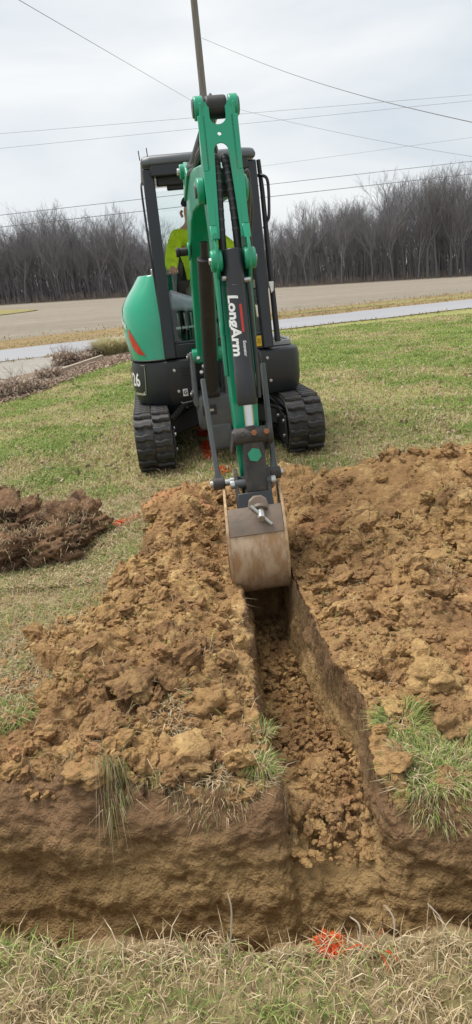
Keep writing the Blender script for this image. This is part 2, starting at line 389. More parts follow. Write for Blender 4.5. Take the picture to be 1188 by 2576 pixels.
def in_poly(x, y, poly):
    r = np.zeros(x.shape, bool); n = len(poly)
    for i in range(n):
        x1, y1 = poly[i]; x2, y2 = poly[(i + 1) % n]
        c = ((y1 > y) != (y2 > y)) & (x < (x2 - x1) * (y - y1) / (y2 - y1 + 1e-12) + x1); r ^= c
    return r
def gp(lst, z=.06): return [tuple(G(a, b, z)[:2]) for a, b in lst]
SOILP = gp([(545, 1200), (470, 1210), (405, 1240), (370, 1290), (378, 1350), (335, 1405), (312, 1450), (262, 1505), (190, 1545), (60, 1600), (90, 1690), (120, 1745), (70, 1785), (20, 1805), (0, 1815), (-350, 1900), (-400, 2150), (1600, 2260), (1600, 2090),
              (1300, 2060), (1188, 2060), (1010, 2060), (965, 1960), (945, 1800), (1060, 1800), (1090, 1880), (1188, 1870), (1500, 1860), (1600, 1100), (1188, 1118), (1125, 1125), (1000, 1150), (915, 1160), (905, 1195), (850, 1222), (790, 1215), (760, 1200), (700, 1205)])
PATCHES = [(gp([(395, 1760), (470, 1745), (480, 1820), (400, 1830)]), 1), (gp([(635, 1840), (690, 1835), (690, 1930), (640, 1960)]), 1),
           (gp([(380, 1930), (470, 1945), (560, 1950), (690, 1925), (690, 1985), (560, 2010), (390, 1985)]), 1), (gp([(40, 1935), (330, 1985), (330, 2030), (40, 1990)]), 1)]
def mask_soil(x, y):
    """1 = bare dug soil, 0 = turf, noise-frayed border"""
    wx = x + .09 * fbm(x * 4.5, y * 4.5, 21, 4); wy = y + .11 * fbm(x * 4.5, y * 4.5, 31, 4)
    m = in_poly(wx, wy, SOILP)
    for p, k in PATCHES: m &= ~in_poly(wx, wy, p)
    return m.astype(float)
def heap(x, y):
    h = np.zeros(x.shape)
    for cx, cy, sx, sy, a in MOUNDS: h += a * np.exp(-((x - cx) / sx) ** 2 - ((y - cy) / sy) ** 2)
    h *= 1 + .5 * fbm(x * 2.1, y * 2.1, 41, 3)
    dl = np.clip((xL(y) - x) / .22, 0, 1); dr = np.clip((x - xRr(y)) / .22, 0, 1)
    trench = sst(3.75, 3.45, y)
    edge = np.maximum(dl, dr); h *= 1 - trench * (1 - (.25 + .75 * sst(0, 1, edge)))
    return h
def tone_of(x, y):
    wx = x + .03 * fbm(x * 9, y * 9, 51, 3); wy = y + .03 * fbm(x * 9, y * 9, 52, 3)
    return np.clip(.5 * worley(wx / .125, wy / .125, 62)[1] + .3 * worley(wx / .062, wy / .062, 63)[1] + .25 * worley(wx / .24, wy / .24, 61)[1] + .5 * fbm(x * 1.6, y * 1.6, 47, 3), 0, 1)
def clods(x, y, k=1.0):
    h = 0
    wx = x + .03 * fbm(x * 9, y * 9, 51, 3); wy = y + .03 * fbm(x * 9, y * 9, 52, 3)
    for sc, amp, s, thr in ((.24, .070, 61, .45), (.125, .046, 62, .30), (.062, .026, 63, .2), (.030, .0105, 64, .15), (.016, .006, 65, 0)):
        d, r = worley(wx / sc, wy / sc, s)
        dome = np.sqrt(np.clip(1 - (d / .62) ** 2, 0, 1)) * np.clip((r - thr) / (1 - thr), 0, 1)
        h = h + amp * dome
    return (h + .030 * fbm(x * 7, y * 7, 71, 5, .65)) * k
def turf_h(x, y): return .02 * fbm(x * 3, y * 3, 81, 4) + .012 * fbm(x * 18, y * 18, 83, 3)
def ground_top(x, y):
    m = mask_soil(x, y)
    fade = sst(NY1, NY1 - .25, y) * sst(NX0, NX0 + .2, x) * sst(NX1, NX1 - .2, x)
    rough = .45 + .75 * sst(-.35, .35, fbm(x * 1.3, y * 1.3, 43, 3))
    return heap(x, y) * fade + (m * clods(x, y) * rough + (1 - m) * turf_h(x, y)) * fade + zland(x, y) * (1 - fade), m
def floor_z(y): return -.10 - .285 * np.clip(y - 1.62, 0, .9) - .10 * sst(1.85, 1.5, y)

def build_dig():
    nl, nw, nf, nr = 300, 34, 44, 310
    a = np.linspace(0, 1, nl, endpoint=False) ** .8; w = np.linspace(0, 1, nw, endpoint=False); f = np.linspace(0, 1, nf, endpoint=False); r = np.linspace(0, 1, nr) ** 1.25
    y_near = np.linspace(NY0, 1, 40, endpoint=False)   # placeholders, replaced by parametric rows
    rows = [('n', t) for t in np.linspace(0, 1, 46, endpoint=False)] + [('nw', t) for t in np.linspace(0, 1, 30, endpoint=False)] + [('f', t) for t in np.linspace(0, 1, 26, endpoint=False)] + \
           [('w', t) for t in np.linspace(0, 1, 86, endpoint=False)] + [('b', t) for t in np.linspace(0, 1, 430) ** 1.35]
    # nominal x for each column
    xn = np.concatenate([NX0 + (.04 - NX0) * a, .04 + .03 * w, .07 + .24 * f, .31 + .03 * w, .34 + (NX1 - .34) * r])
    nc = len(xn); nrw = len(rows)
    Yg = np.zeros((nrw, nc)); kind = []; par = np.zeros(nrw)
    yw = yW(xn); yn = yN(xn); yws = 1.61 - .17 * xn - .03 * np.minimum(xn, 0) + .03 * fbm(xn * 1.6, xn * 0 + 3.3, 7, 2)
    for i, (k, t) in enumerate(rows):
        kind.append(k); par[i] = t
        if k == 'n': Yg[i] = NY0 + (yn - NY0) * t
        elif k == 'nw': Yg[i] = yn + .05 * t
        elif k == 'f': Yg[i] = yn + .05 + (yws - .26 - yn - .05) * t
        elif k == 'w': Yg[i] = (yws - .26) * (1 - t) + yw * t
        else: Yg[i] = yw + (NY1 - yw) * t
    kind = np.array(kind)
    XL = xL(Yg); XR = xRr(Yg)
    cl = np.concatenate([np.zeros(nl), np.ones(nw), np.full(nf, 2), np.full(nw, 3), np.full(nr, 4)])
    tt = np.concatenate([a, w, f, w, r])[None, :].repeat(nrw, 0)
    cc = cl[None, :].repeat(nrw, 0)
    wd = .05
    Xg = np.select([cc == 0, cc == 1, cc == 2, cc == 3, cc == 4],
                   [NX0 + (XL - NX0) * tt, XL + wd * tt, XL + wd + (XR - XL - 2 * wd) * tt, XR - wd + wd * tt, XR + (NX1 - XR) * tt])
    top, m = ground_top(Xg, Yg)
    # trench
    zf = floor_z(Yg) + clods(Xg + 3.1, Yg, .75) * (.75 + .25 * sst(3.1, 2.4, Yg)) - .03
    tr = sst(3.56, 3.42, Yg) * (kind[:, None] == 'b')
    tw = np.select([cc == 0, cc == 1, cc == 2, cc == 3, cc == 4], [0 * tt, tt, 0 * tt + 1, 1 - tt, 0 * tt])
    tws = np.clip(tw * 1.0, 0, 1)
    Z = top * (1 - tws) + (top * (1 - tr) + zf * tr) * tws
    inside = (cc > 0) & (cc < 4)
    wallm = np.where((cc == 1) | (cc == 3), tr, 0.0)
    m = np.where(inside & (tr > .3), 1, m)
    # far wall / cross floor / near wall
    ib = np.where(kind == 'b')[0][0]; Ztop = Z[ib].copy()
    zc = -.74
    ker = np.ones(41) / 41; Zsm = np.convolve(np.pad(Ztop, 20, mode='edge'), ker, 'valid')
    for i, k in enumerate(kind):
        t = par[i]
        if k == 'w':
            s = 1 - (1 - t) ** 1.8; q_ = sst(.72, 1.0, t); Z[i] = zc * (1 - s) + (Zsm * (1 - q_) + Ztop * q_) * s; wallm[i] = 1; m[i] = 1
        elif k == 'f': Z[i] = zc + .5 * clods(Xg[i], Yg[i], .8); wallm[i] = 1; m[i] = 1
        elif k == 'nw':
            zt = turf_h(Xg[i], Yg[i]); Z[i] = zt * (1 - t) + zc * t; wallm[i] = 1; m[i] = 1
        elif k == 'n': Z[i] = turf_h(Xg[i], Yg[i]); m[i] = 0; wallm[i] = 0
    # lip of the wall is rounded over
    P = np.stack([Xg, Yg, Z], -1)
    du = np.gradient(P, axis=1); dv = np.gradient(P, axis=0); nn = np.cross(du, dv); nn /= np.linalg.norm(nn, axis=-1, keepdims=True) + 1e-9
    x, y, z = P[..., 0].ravel(), P[..., 1].ravel(), P[..., 2].ravel()
    steep = (1 - np.abs(nn[..., 2])).ravel()
    d1 = fbm3(x * 5, y * 5, z * 5, 91, 4, .55); d2 = fbm3(x * 26, y * 26, z * 26, 95, 3, .6); d3 = fbm3(x * 70 , y * 70, z * 70, 97, 2)
    # the cut clay: smeared ledges, cracks
    led = fbm3(x * 3, y * 3, z * 15, 99, 4, .55)
    crack = np.abs(fbm3(x * 9, y * 9, z * 9, 103, 3)); crack = -np.exp(-(crack / .035) ** 2)
    wm = wallm.ravel()
    dsp = .012 * (1 - wm) * d1 + wm * (.045 * d1 + .026 * led) * np.clip(steep * 2, .1, 1) + (.017 - .007 * wm) * d2 + .008 * d3
    edge = np.ones((nrw, nc)); edge[:, :3] = 0; edge[:, -3:] = 0; edge[-3:] = 0; edge[:2] = 0
    P = P + nn * (dsp.reshape(nrw, nc) * edge)[..., None]
    idx = np.arange(nrw * nc).reshape(nrw, nc)
    Fq = np.stack([idx[:-1, :-1], idx[:-1, 1:], idx[1:, 1:], idx[1:, :-1]], -1).reshape(-1, 4)
    o = np_mesh('dug_ground', P.reshape(-1, 3), Fq, M['soil'], True, {'turf': 1 - m.ravel(), 'wall': wallm.ravel(), 'tone': tone_of(Xg, Yg).ravel()})
    tag(o, 'brown dug earth with a narrow trench cut through it', kind='structure')
    return P
DIG = build_dig()

# height lookup on the finished dig (outside the trench)
def dig_z(x, y):
    x = np.atleast_1d(np.asarray(x, float)); y = np.atleast_1d(np.asarray(y, float))
    z, m = ground_top(x, y)
    ins = (x > xL(y)) & (x < xRr(y)) & (y < 3.5)
    z = np.where(ins, floor_z(y), z)
    return z, m, ins

def sheet(name, xs, ys, mat, dz=0, hole=None, zf=zland, smooth=True):
    X, Y = np.meshgrid(xs, ys); Z = zf(X, Y) + dz
    idx = np.arange(X.size).reshape(X.shape)
    Fq = np.stack([idx[:-1, :-1], idx[:-1, 1:], idx[1:, 1:], idx[1:, :-1]], -1)
    if hole is not None:
        cx = (X[:-1, :-1] + X[1:, 1:]) / 2; cy = (Y[:-1, :-1] + Y[1:, 1:]) / 2
        Fq = Fq[~hole(cx, cy)]
    return np_mesh(name, np.stack([X, Y, Z], -1).reshape(-1, 3), Fq.reshape(-1, 4), mat, smooth)

RD = Vector((12.9, 2.6)).normalized(); RO = Vector((0.6, 18.9))     # road: near edge line through RO along RD
RN = Vector((-RD.y, RD.x))
def road_xy(s, w): p = RO + RD * s + RN * w; return p.x, p.y
def strip(name, w0, w1, mat, dz, s0=-120, s1=160, n=421, k=6, taper=0):
    ss = np.linspace(s0, s1, n); ws = np.linspace(w0, w1, k)
    Sg, Wg = np.meshgrid(ss, ws)
    if taper: Wg = (w0 + w1) / 2 + (Wg - (w0 + w1) / 2) * np.clip(abs(Sg - (s1 if taper > 0 else s0)) / abs(taper), 0, 1) ** .7
    X = RO.x + RD.x * Sg + RN.x * Wg; Y = RO.y + RD.y * Sg + RN.y * Wg
    wob = (.9 if 'grass' in name else .10) * fbm(Sg * (.25 if 'grass' in name else .7), Wg * 0 + w0, 77, 4) * ((np.arange(k) == 0) | (np.arange(k) == k - 1))[:, None]; X += RN.x * wob; Y += RN.y * wob
    Z = zland(X, Y) + dz
    idx = np.arange(X.size).reshape(X.shape); Fq = np.stack([idx[:-1, :-1], idx[:-1, 1:], idx[1:, 1:], idx[1:, :-1]], -1).reshape(-1, 4)
    return tag(np_mesh(name, np.stack([X, Y, Z], -1).reshape(-1, 3), Fq, mat, True), kind='structure')
xs = np.unique(np.concatenate([np.linspace(-60, -4, 30), np.linspace(-4, NX0, 6), np.linspace(NX0, NX1, 30), np.linspace(NX1, 5, 8), np.linspace(5, 60, 30)]))
ys = np.unique(np.concatenate([np.linspace(-8, NY0, 10), np.linspace(NY0, NY1, 12), np.linspace(NY1, 24, 70), np.linspace(24, 34, 8)]))
tag(sheet('lawn', xs, ys, M['lawn'], 0, lambda x, y: ((x > NX0) & (x < NX1) & (y > NY0) & (y < NY1)) | ((x - RO.x) * RN.x + (y - RO.y) * RN.y > 1.6)), kind='structure')
gx = np.concatenate([-np.geomspace(40, 1500, 14)[::-1], np.linspace(-38, 38, 30), np.geomspace(40, 1500, 14)]); gy = np.concatenate([np.linspace(-300, 10, 6), np.linspace(14, 60, 24), np.geomspace(64, 1800, 24)])
tag(sheet('field', gx, gy, M['field'], -.03, lambda x, y: (np.abs(x) < 36) & (y < 15)), kind='structure')
strip('grass_verge', 3.6, 9.5, M['dry'], .012)
strip('road', -.05, 4.1, M['road'], .02)
strip('field_grass', 28, 62, M['dryg'], .02, -160, -7, taper=14)
strip('grass_verge', 5.0, 8.6, M['dryg'], .018, 2, 160, taper=-14)

# ------------------------------------------------------------------ the excavator
PSI = R_(5.4); MO = Vector((-.08, 6.56, 0))
MR = Matrix.Rotation(PSI, 4, 'Z'); MM = Matrix.Translation(MO) @ MR
EX = root('excavator', tuple(MO), 'green and charcoal mini excavator on rubber tracks digging the trench', 'excavator', rz=PSI)
def ml(x, y, z): return MM @ Vector((x, y, z))
R3 = MR.to_3x3()
def arc(cx, cy, r, a0, a1, n): return [(cx + r * math.cos(R_(a0 + (a1 - a0) * i / n)), cy + r * math.sin(R_(a0 + (a1 - a0) * i / n))) for i in range(n + 1)]

# undercarriage ---------------------------------------------------
def loop_pts(n, off=0.0):
    """stadium profile of a track belt (y,z) with outward normal, by arc length"""
    rf, zc, yf, yr, zb = .212, .240, -.97, .80, .03
    seg = []
    L1 = yr - yf; La = math.pi * rf; tot = 2 * L1 + 2 * La
    out = []
    for i in range(n):
        s = (i / n * tot + off) % tot
        if s < L1: y, z, ny, nz = yr - s, zc + rf - .012 * math.sin(math.pi * s / L1), 0, 1
        elif s < L1 + La:
            a = math.pi / 2 + (s - L1) / rf; y, z, ny, nz = yf + rf * math.cos(a), zc + rf * math.sin(a), math.cos(a), math.sin(a)
        elif s < 2 * L1 + La: y, z, ny, nz = yf + (s - L1 - La), zc - rf, 0, -1
        else:
            a = -math.pi / 2 + (s - 2 * L1 - La) / rf; y, z, ny, nz = yr + rf * math.cos(a), zc + rf * math.sin(a), math.cos(a), math.sin(a)
        out.append((y, z, ny, nz))
    return out, tot
lug = MB(); hw = .070
prof = [(-.030, 0), (.030, 0), (.021, .026), (-.021, .026)]
secs = []
for xx, sh in ((-hw, .004), (-hw * .35, -.006), (hw * .2, .006), (hw, -.002)):
    secs.append([Vector((xx, p + sh, q)) for p, q in prof])
vs = [q for sct in secs for q in sct]; fs = [(3, 2, 1, 0), (12, 13, 14, 15)]
for a in range(3):
    for k in range(4): fs.append((a * 4 + k, a * 4 + (k + 1) % 4, a * 4 + 4 + (k + 1) % 4, a * 4 + 4 + k))
lug.add(vs, fs)
lug_me = None
for sx in (-1, 1):
    xc = sx * .625
    pts, tot = loop_pts(96)
    b = MB(); n = len(pts)
    ring = []
    for (y, z, ny, nz) in pts:
        ring.append([ml(xc + dx, y + ny * t, z + nz * t) for dx, t in ((-.15, -.012), (.15, -.012), (.15, .010), (.145, .014), (-.145, .014), (-.15, .010))])
    vv = [q for r_ in ring for q in r_]; ff = []
    for i in range(n):
        j = (i + 1) % n
        for k in range(6): ff.append((i * 6 + k, i * 6 + (k + 1) % 6, j * 6 + (k + 1) % 6, j * 6 + k))
    b.add(vv, ff); tk = b.build('track', M['rubber'], EX, smooth=50)
    nl_ = 48
    for col_ in (-1, 1):
        lp, _ = loop_pts(nl_, 0 if col_ < 0 else tot / nl_ * .5)
        for (y, z, ny, nz) in lp:
            if z < .08 and abs(y + .08) < .8: continue       # hidden on the ground
            if lug_me is None:
                o = lug.build('tread_lug', M['rubber'], tk, bevel=.005, smooth=30); lug_me = o.data
            else:
                o = bpy.data.objects.new('tread_lug', lug_me); link(o, tk)
                md = o.modifiers.new('bevel', 'BEVEL'); md.width = .005; md.segments = 1; md.limit_method = 'ANGLE'
            nv = Vector((0, ny, nz)); xv = Vector((1, 0, 0)) * 1.0; yv = nv.cross(xv)
            m4 = Matrix(((xv.x, yv.x, nv.x, xc + col_ * .073), (xv.y, yv.y, nv.y, y + ny * .012), (xv.z, yv.z, nv.z, z + nz * .012), (0, 0, 0, 1)))
            o.matrix_basis = MM @ m4
    fr = MB(); fr.box(ml(xc, -.07, .22), (.14, 1.6, .16), R3); fr.build('track_frame', M['char'], EX, bevel=.02)
    for yy, rr, nm in ((-.97, .185, 'idler_wheel'), (.80, .185, 'drive_sprocket')):
        w = MB(); w.cyl(ml(xc - .10, yy, .235), ml(xc + .10, yy, .235), rr, 28); w.cyl(ml(xc - .125, yy, .235), ml(xc + .125, yy, .235), rr * .45, 20)
        w.build(nm, M['char'], EX, bevel=.008)
    for yy in (-.58, -.26, .06, .38):
        w = MB(); w.cyl(ml(xc - .09, yy, .10), ml(xc + .09, yy, .10), .062, 16); w.build('track_roller', M['char'], EX)
    for fy in (-1, 1):
        lg = MB(); lg.hexa([ml(sx * .12, fy * .34 - .12, .25), ml(sx * .12, fy * .34 + .12, .25), ml(sx * .56, fy * .50 + .10, .15), ml(sx * .56, fy * .50 - .10, .15)],
                [ml(sx * .12, fy * .30 - .14, .46), ml(sx * .12, fy * .30 + .14, .46), ml(sx * .56, fy * .50 + .09, .29), ml(sx * .56, fy * .50 - .09, .29)])
        lg.build('frame_leg', M['char'], EX, bevel=.015)
    sb = MB(); sb.hexa([ml(sx * .475, -.75, .12), ml(sx * .475, -1.13, .10), ml(sx * .475, -1.11, .34), ml(sx * .475, -.75, .36)], [ml(sx * .455, -.75, .12), ml(sx * .455, -1.13, .10), ml(sx * .455, -1.11, .34), ml(sx * .455, -.75, .36)])
    sb.build('side_plate', M['char'], EX, bevel=.006)
    for (yy, zz) in ((-1.08, .30), (-1.06, .17), (-.83, .30)):
        w = MB(); w.cyl(ml(sx * .455, yy, zz), ml(sx * .443, yy, zz), .014, 6); w.build('bolt', M['bolt'], EX)
cf = MB(); cf.box(ml(0, 0, .36), (.62, .95, .20), R3); cf.build('centre_frame', M['char'], EX, bevel=.03)
tt_ = MB(); tt_.cyl(ml(0, 0, .45), ml(0, 0, .50), .36, 40); tt_.build('slew_ring', M['grey'], EX, bevel=.006)
bl = MB(); bl.prism([(.0, .06), (.05, .16), (.06, .30), (.02, .43), (-.01, .43), (.025, .30), (.015, .16), (-.03, .06)], lambda p, q, w: ml(w, 1.36 + p, q), -.79, .79)
bl.build('dozer_blade', M['char'], EX, bevel=.004)
for sx in (-.33, .33):
    ba = MB(); ba.hexa([ml(sx - .05, .35, .22), ml(sx + .05, .35, .22), ml(sx + .05, 1.36, .18), ml(sx - .05, 1.36, .18)], [ml(sx - .05, .35, .34), ml(sx + .05, .35, .34), ml(sx + .05, 1.36, .29), ml(sx - .05, 1.36, .29)])
    ba.build('blade_arm', M['char'], EX, bevel=.01)

# upper body ---------------------------------------------------
def skirt_outline():
    o = [(-.25, -.80), (-.21, -.60), (.11, -.60), (.15, -.80), (.56, -.80)]
    o += arc(.57, -.67, .13, -80, 0, 6)
    o += [(.70, .35)] + arc(-.02, .35, .72, 12, 168, 14)
    o += [(-.74, .30), (-.74, -.38)] + arc(-.40, -.42, .345, 176, 262, 9)[1:] + [(-.45, -.797)]
    return o
SKO = skirt_outline()
sk = MB(); lv = [(.49, .955), (.53, .985), (.62, 1.0), (.80, 1.0), (.845, .99), (.86, .965)]
no = len(SKO); vs = []; fs = []
for z, s_ in lv: vs += [ml(x * s_, y * s_ if y > -.7 else y + (.8 * (1 - s_)), z) for x, y in SKO]
for i in range(len(lv) - 1):
    for k in range(no): fs.append((i * no + k, i * no + (k + 1) % no, (i + 1) * no + (k + 1) % no, (i + 1) * no + k))
fs.append(tuple(range(no))[::-1]); fs.append(tuple((len(lv) - 1) * no + k for k in range(no)))
sk.add(vs, fs); SKIRT = sk.build('lower_body', M['char'], EX, smooth=32)
def front_pt(x, z, out=.004): return ml(x, -.80 - out, z)
for x, z in ((-.385, .775), (-.368, .60), (.405, .79), (.42, .60)):
    w = MB(); w.cyl(ml(x, -.802, z), ml(x, -.812, z), .013, 12); w.build('bolt', M['bolt'], SKIRT, bevel=.003)
for k in range(4):
    w = MB(); z = .80 - .028 * k
    w.prism([(-.31, z), (-.27, z - .012), (-.24, z), (-.24, z - .010), (-.27, z - .022), (-.31, z - .010)], lambda p, q, w_: ml(p - .02, w_, q), -.808, -.797); w.build('vent_slot', M['black'], SKIRT)
w = MB(); w.box(front_pt(-.315, .585, .003), (.042, .006, .06), R3); dc = w.build('warning_sticker', M['white'], SKIRT)
V, F = text_mesh('G', .045, bold=.0012); w = MB(); w.add([ml(-.331 + v.x, -.8085, .570 + v.y) for v in V], F); w.build('sticker_print', M['black'], dc, smooth=0)
w = MB(); w.tube([ml(-.36, -.79, .505), ml(-.345, -.83, .500), ml(-.27, -.83, .508), ml(-.25, -.79, .515)], .008, 8); w.build('tie_down_loop', M['grey'], EX)
for x0, z0, x1 in ((-.43, .47, -.30),):
    w = MB(); w.cyl(ml(-.44, -.58, .34), ml(-.30, -.66, .50), .028, 12); w.build('slew_pipe', M['grey'], EX)

# round-corner path of the skirt on the image-left side: s=0 at front, towards the side
def skirt_side(s, z, off=.003):
    a = R_(262 - s / .345 * 57.3)
    if math.degrees(a) > 178: x, y = -.40 + (.345 + off) * math.cos(a), -.42 + (.345 + off) * math.sin(a)
    else:
        d = s - .345 * R_(84); x, y = -.745 - off, -.408 + d
    return ml(x, y, z)
# number decal with frame
V, F = text_mesh('26', .155, bold=.004, sub=.02)
mxv = max(v.x for v in V)
w = MB(); w.add([skirt_side(.43 - v.x * .98, .655 + v.y * 1.0) for v in V], F); w.build('number_decal', M['white'], SKIRT, smooth=0)
fr_ = [(.50, .60), (.50, .80), (.215, .83), (.20, .81), (.22, .60), (.24, .585)]
w = MB(); fp = [skirt_side(a, b, .004) for a, b in fr_]; w.tube(crv(fp, 5), .0035, 5); w.build('decal_frame', M['bolt'], SKIRT)
w = MB(); w.add([skirt_side(.39, .575), skirt_side(.25, .575), skirt_side(.23, .615), skirt_side(.26, .595), skirt_side(.39, .595)], [(0, 1, 2, 3, 4)]); w.build('decal_flash', M['bolt'], SKIRT, smooth=0)

# green cowl -----------------------------------------------------
def cowl_sec(z):
    t = (z - .865) / (1.545 - .865)
    yf = -.735 + .09 * t + .26 * max(0, t - .35) ** 1.5
    xo = .735 + .035 * math.sin(math.pi * min(t * 1.15, 1)) - .26 * max(0, t - .62) ** 1.35 * 2.1
    return yf, xo
def cowl_pt(u, z, off=0.0):
    """u 0..1 from the cab corner round the side to the rear"""
    yf, xo = cowl_sec(z); xi = .425
    if u < .55:
        a = u / .55 * math.pi / 2; ex = 2 / 2.5
        x = -(xi + (xo - xi + off) * math.sin(a) ** ex); y = yf + .42 - (.42 + off) * math.cos(a) ** ex
    elif u < .8:
        x = -(xo + off); y = yf + .42 + (u - .55) / .25 * (.40 - (yf + .42))
    else:
        a = (u - .8) / .2 * math.pi / 2; x = -(xi * .6 + (xo - xi * .6 + off) * math.cos(a) ** .8); y = .40 + .35 * math.sin(a) ** .8
    return ml(x, y, z)
nu, zs = 44, [.868, .875, .92, 1.0, 1.08, 1.16, 1.24, 1.30, 1.36, 1.41, 1.45, 1.485, 1.515, 1.535, 1.545]
w = MB(); vs = []; fs = []
for z in zs: vs += [cowl_pt(i / nu, z) for i in range(nu + 1)]
for a in range(len(zs) - 1):
    for i in range(nu): k = nu + 1; fs.append((a * k + i, a * k + i + 1, (a + 1) * k + i + 1, (a + 1) * k + i))
b0 = len(vs); vs += [ml(-.40, -.3 + .9 * i / nu, 1.55) for i in range(nu + 1)]
k = nu + 1; a = len(zs) - 1
for i in range(nu): fs.append((a * k + i, a * k + i + 1, b0 + i + 1, b0 + i))
w.add(vs, fs); COWL = w.build('engine_cowl', M['cowl'], EX, smooth=60)
w = MB(); ps = [(.175, .905), (.235, .995), (.285, 1.075), (.335, 1.135), (.352, 1.06), (.325, .98), (.27, .925)]
vs = [cowl_pt(u, z, .0035) for u, z in ps]; w.add(vs, [(0, 1, 6), (1, 2, 5, 6), (2, 3, 4, 5)]); w.build('red_flash', M['red'], COWL, smooth=0)
w = MB(); vs = [cowl_pt(u, z, .004) for u, z in ((.175, .905), (.27, .925), (.315, .965), (.25, .945))]; w.add(vs, [(0, 1, 2, 3)]); w.build('black_flash', M['black'], COWL, smooth=0)
V, F = text_mesh('bobcat', .085, bold=.0015, sub=.02)
mv = max(v.x for v in V)
w = MB(); w.add([cowl_pt(.52 - v.x / mv * .15, 1.20 - .075 * v.x / mv + v.y, .004) for v in V], F); w.build('name_decal', M['white'], COWL, smooth=0)
w = MB(); w.tube([cowl_pt(i / 30 * .8, .866, .004) for i in range(31)], .007, 6); w.build('cowl_seam', M['black'], EX)
w = MB(); w.prism([(.47, -.58), (.66, -.58), (.675, -.50), (.675, .3), (.47, .3)], lambda p, q, h: ml(p, q, h), .86, .905); stp = w.build('step_plate', M['grate'], EX, bevel=.006)
for i in range(4):
    for j in range(5):
        w = MB(); w.box(ml(.50 + .042 * i, -.53 + .07 * j + (.03 if i % 2 else 0), .908), (.022, .034, .008), R3 @ Matrix.Rotation(R_(35 if (i + j) % 2 else -35), 3, 'Z')); w.build('tread_stud', M['grate'], stp)

# cab ----------------------------------------------------------------
CX0, CX1 = -.43, .47
def pillar(name, a, b, wx, wy, wx2=None, wy2=None, mat='char2', bev=.012):
    wx2 = wx2 or wx; wy2 = wy2 or wy; m = MB()
    m.hexa([ml(a[0] + sx * wx / 2, a[1] + sy * wy / 2, a[2]) for sx, sy in ((-1, -1), (1, -1), (1, 1), (-1, 1))], [ml(b[0] + sx * wx2 / 2, b[1] + sy * wy2 / 2, b[2]) for sx, sy in ((-1, -1), (1, -1), (1, 1), (-1, 1))])
    return m.build(name, M[mat], EX, bevel=bev)
pillar('cab_pillar', (CX0 + .03, -.745, .87), (CX0 + .04, -.55, 2.33), .10, .10, .09, .09)
pillar('cab_pillar', (CX1 - .045, -.745, .87), (CX1 - .04, -.55, 2.33), .09, .10, .10, .09)
pillar('cab_pillar', (CX0 + .03, .46, .87), (CX0 + .04, .44, 2.33), .06, .07)
pillar('cab_pillar', (CX1 - .03, .46, .87), (CX1 - .04, .44, 2.33), .06, .07)
w = MB(); ro = [(CX0 - .005, -.60), (CX0 + .06, -.635), (CX1 - .06, -.635), (CX1 + .005, -.60), (CX1 + .005, .47), (CX0 - .005, .47)]
vs = []; fs = []; lv = [(2.345, 1.0), (2.375, 1.01), (2.405, .985), (2.42, .93)]
for z, s_ in lv: vs += [ml(.02 + (x - .02) * s_, -.08 + (y + .08) * s_, z) for x, y in ro]
for i in range(3):
    for k in range(6): fs.append((i * 6 + k, i * 6 + (k + 1) % 6, i * 6 + 6 + (k + 1) % 6, i * 6 + 6 + k))
fs += [tuple(range(6))[::-1], tuple(range(18, 24))]
w.add(vs, fs); RF = w.build('cab_roof', M['roof'], EX, bevel=.012, smooth=40)
w = MB(); w.box(ml(.02, -.60, 2.305), (.78, .07, .085), R3); w.build('windscreen_header', M['char2'], EX, bevel=.01)
w = MB(); w.box(ml(.02, -.54, 2.235), (.70, .05, .07), R3); w.box(ml(-.1, -.5, 2.20), (.3, .06, .06), R3); w.build('sun_visor', M['black'], EX, bevel=.01)
for xx, h_ in ((CX0 - .01, .06), (CX0 + .055, .075)):
    w = MB(); w.cyl(ml(xx, -.59, 2.39), ml(xx - .003, -.59, 2.40 + h_), .004, 6); w.build('roof_pin', M['black'], EX)
w = MB(); w.box(ml(.02, -.748, .925), (.80, .05, .11), R3); w.box(ml(.02, -.735, .99), (.80, .04, .02), R3); w.build('front_panel', M['char2'], EX, bevel=.006)
w = MB(); w.box(ml(CX0 + .02, -.1, .98), (.03, 1.1, .24), R3); w.box(ml(CX1 - .02, -.1, .98), (.03, 1.1, .24), R3); w.box(ml(.02, .45, 1.10), (.84, .04, .48), R3); w.box(ml(.02, -.15, .885), (.84, 1.15, .03), R3)
w.build('cab_panel', M['char2'], EX, bevel=.006)
def pane(name, q):
    m = MB(); n_ = (Vector(q[1]) - Vector(q[0])).cross(Vector(q[3]) - Vector(q[0])).normalized() * .004
    m.hexa([Vector(p) for p in q], [Vector(p) + n_ for p in q]); return m.build(name, M['glass'], EX, smooth=0)
def fy(z): return -.745 + (z - .87) / 1.46 * .195
pane('windscreen', [ml(CX0 + .07, -.48, 2.27), ml(CX1 - .08, -.48, 2.27), ml(CX1 - .08, .36, 2.30), ml(CX0 + .07, .36, 2.30)])      # slid up under the roof
pane('lower_window', [ml(CX0 + .07, fy(1.0), 1.0), ml(CX1 - .09, fy(1.0), 1.0), ml(CX1 - .09, fy(1.35), 1.35), ml(CX0 + .06, fy(1.35), 1.35)])
pane('rear_window', [ml(CX0 + .07, .452, 1.34), ml(CX1 - .07, .452, 1.34), ml(CX1 - .08, .44, 2.28), ml(CX0 + .08, .44, 2.28)])
pane('side_window', [ml(CX0 + .015, -.66, 1.12), ml(CX0 + .015, .42, 1.12), ml(CX0 + .02, .41, 2.28), ml(CX0 + .02, -.53, 2.28)])
pane('door_window', [ml(CX1 - .015, -.66, 1.2), ml(CX1 - .015, .42, 1.2), ml(CX1 - .02, .41, 2.28), ml(CX1 - .02, -.53, 2.28)])
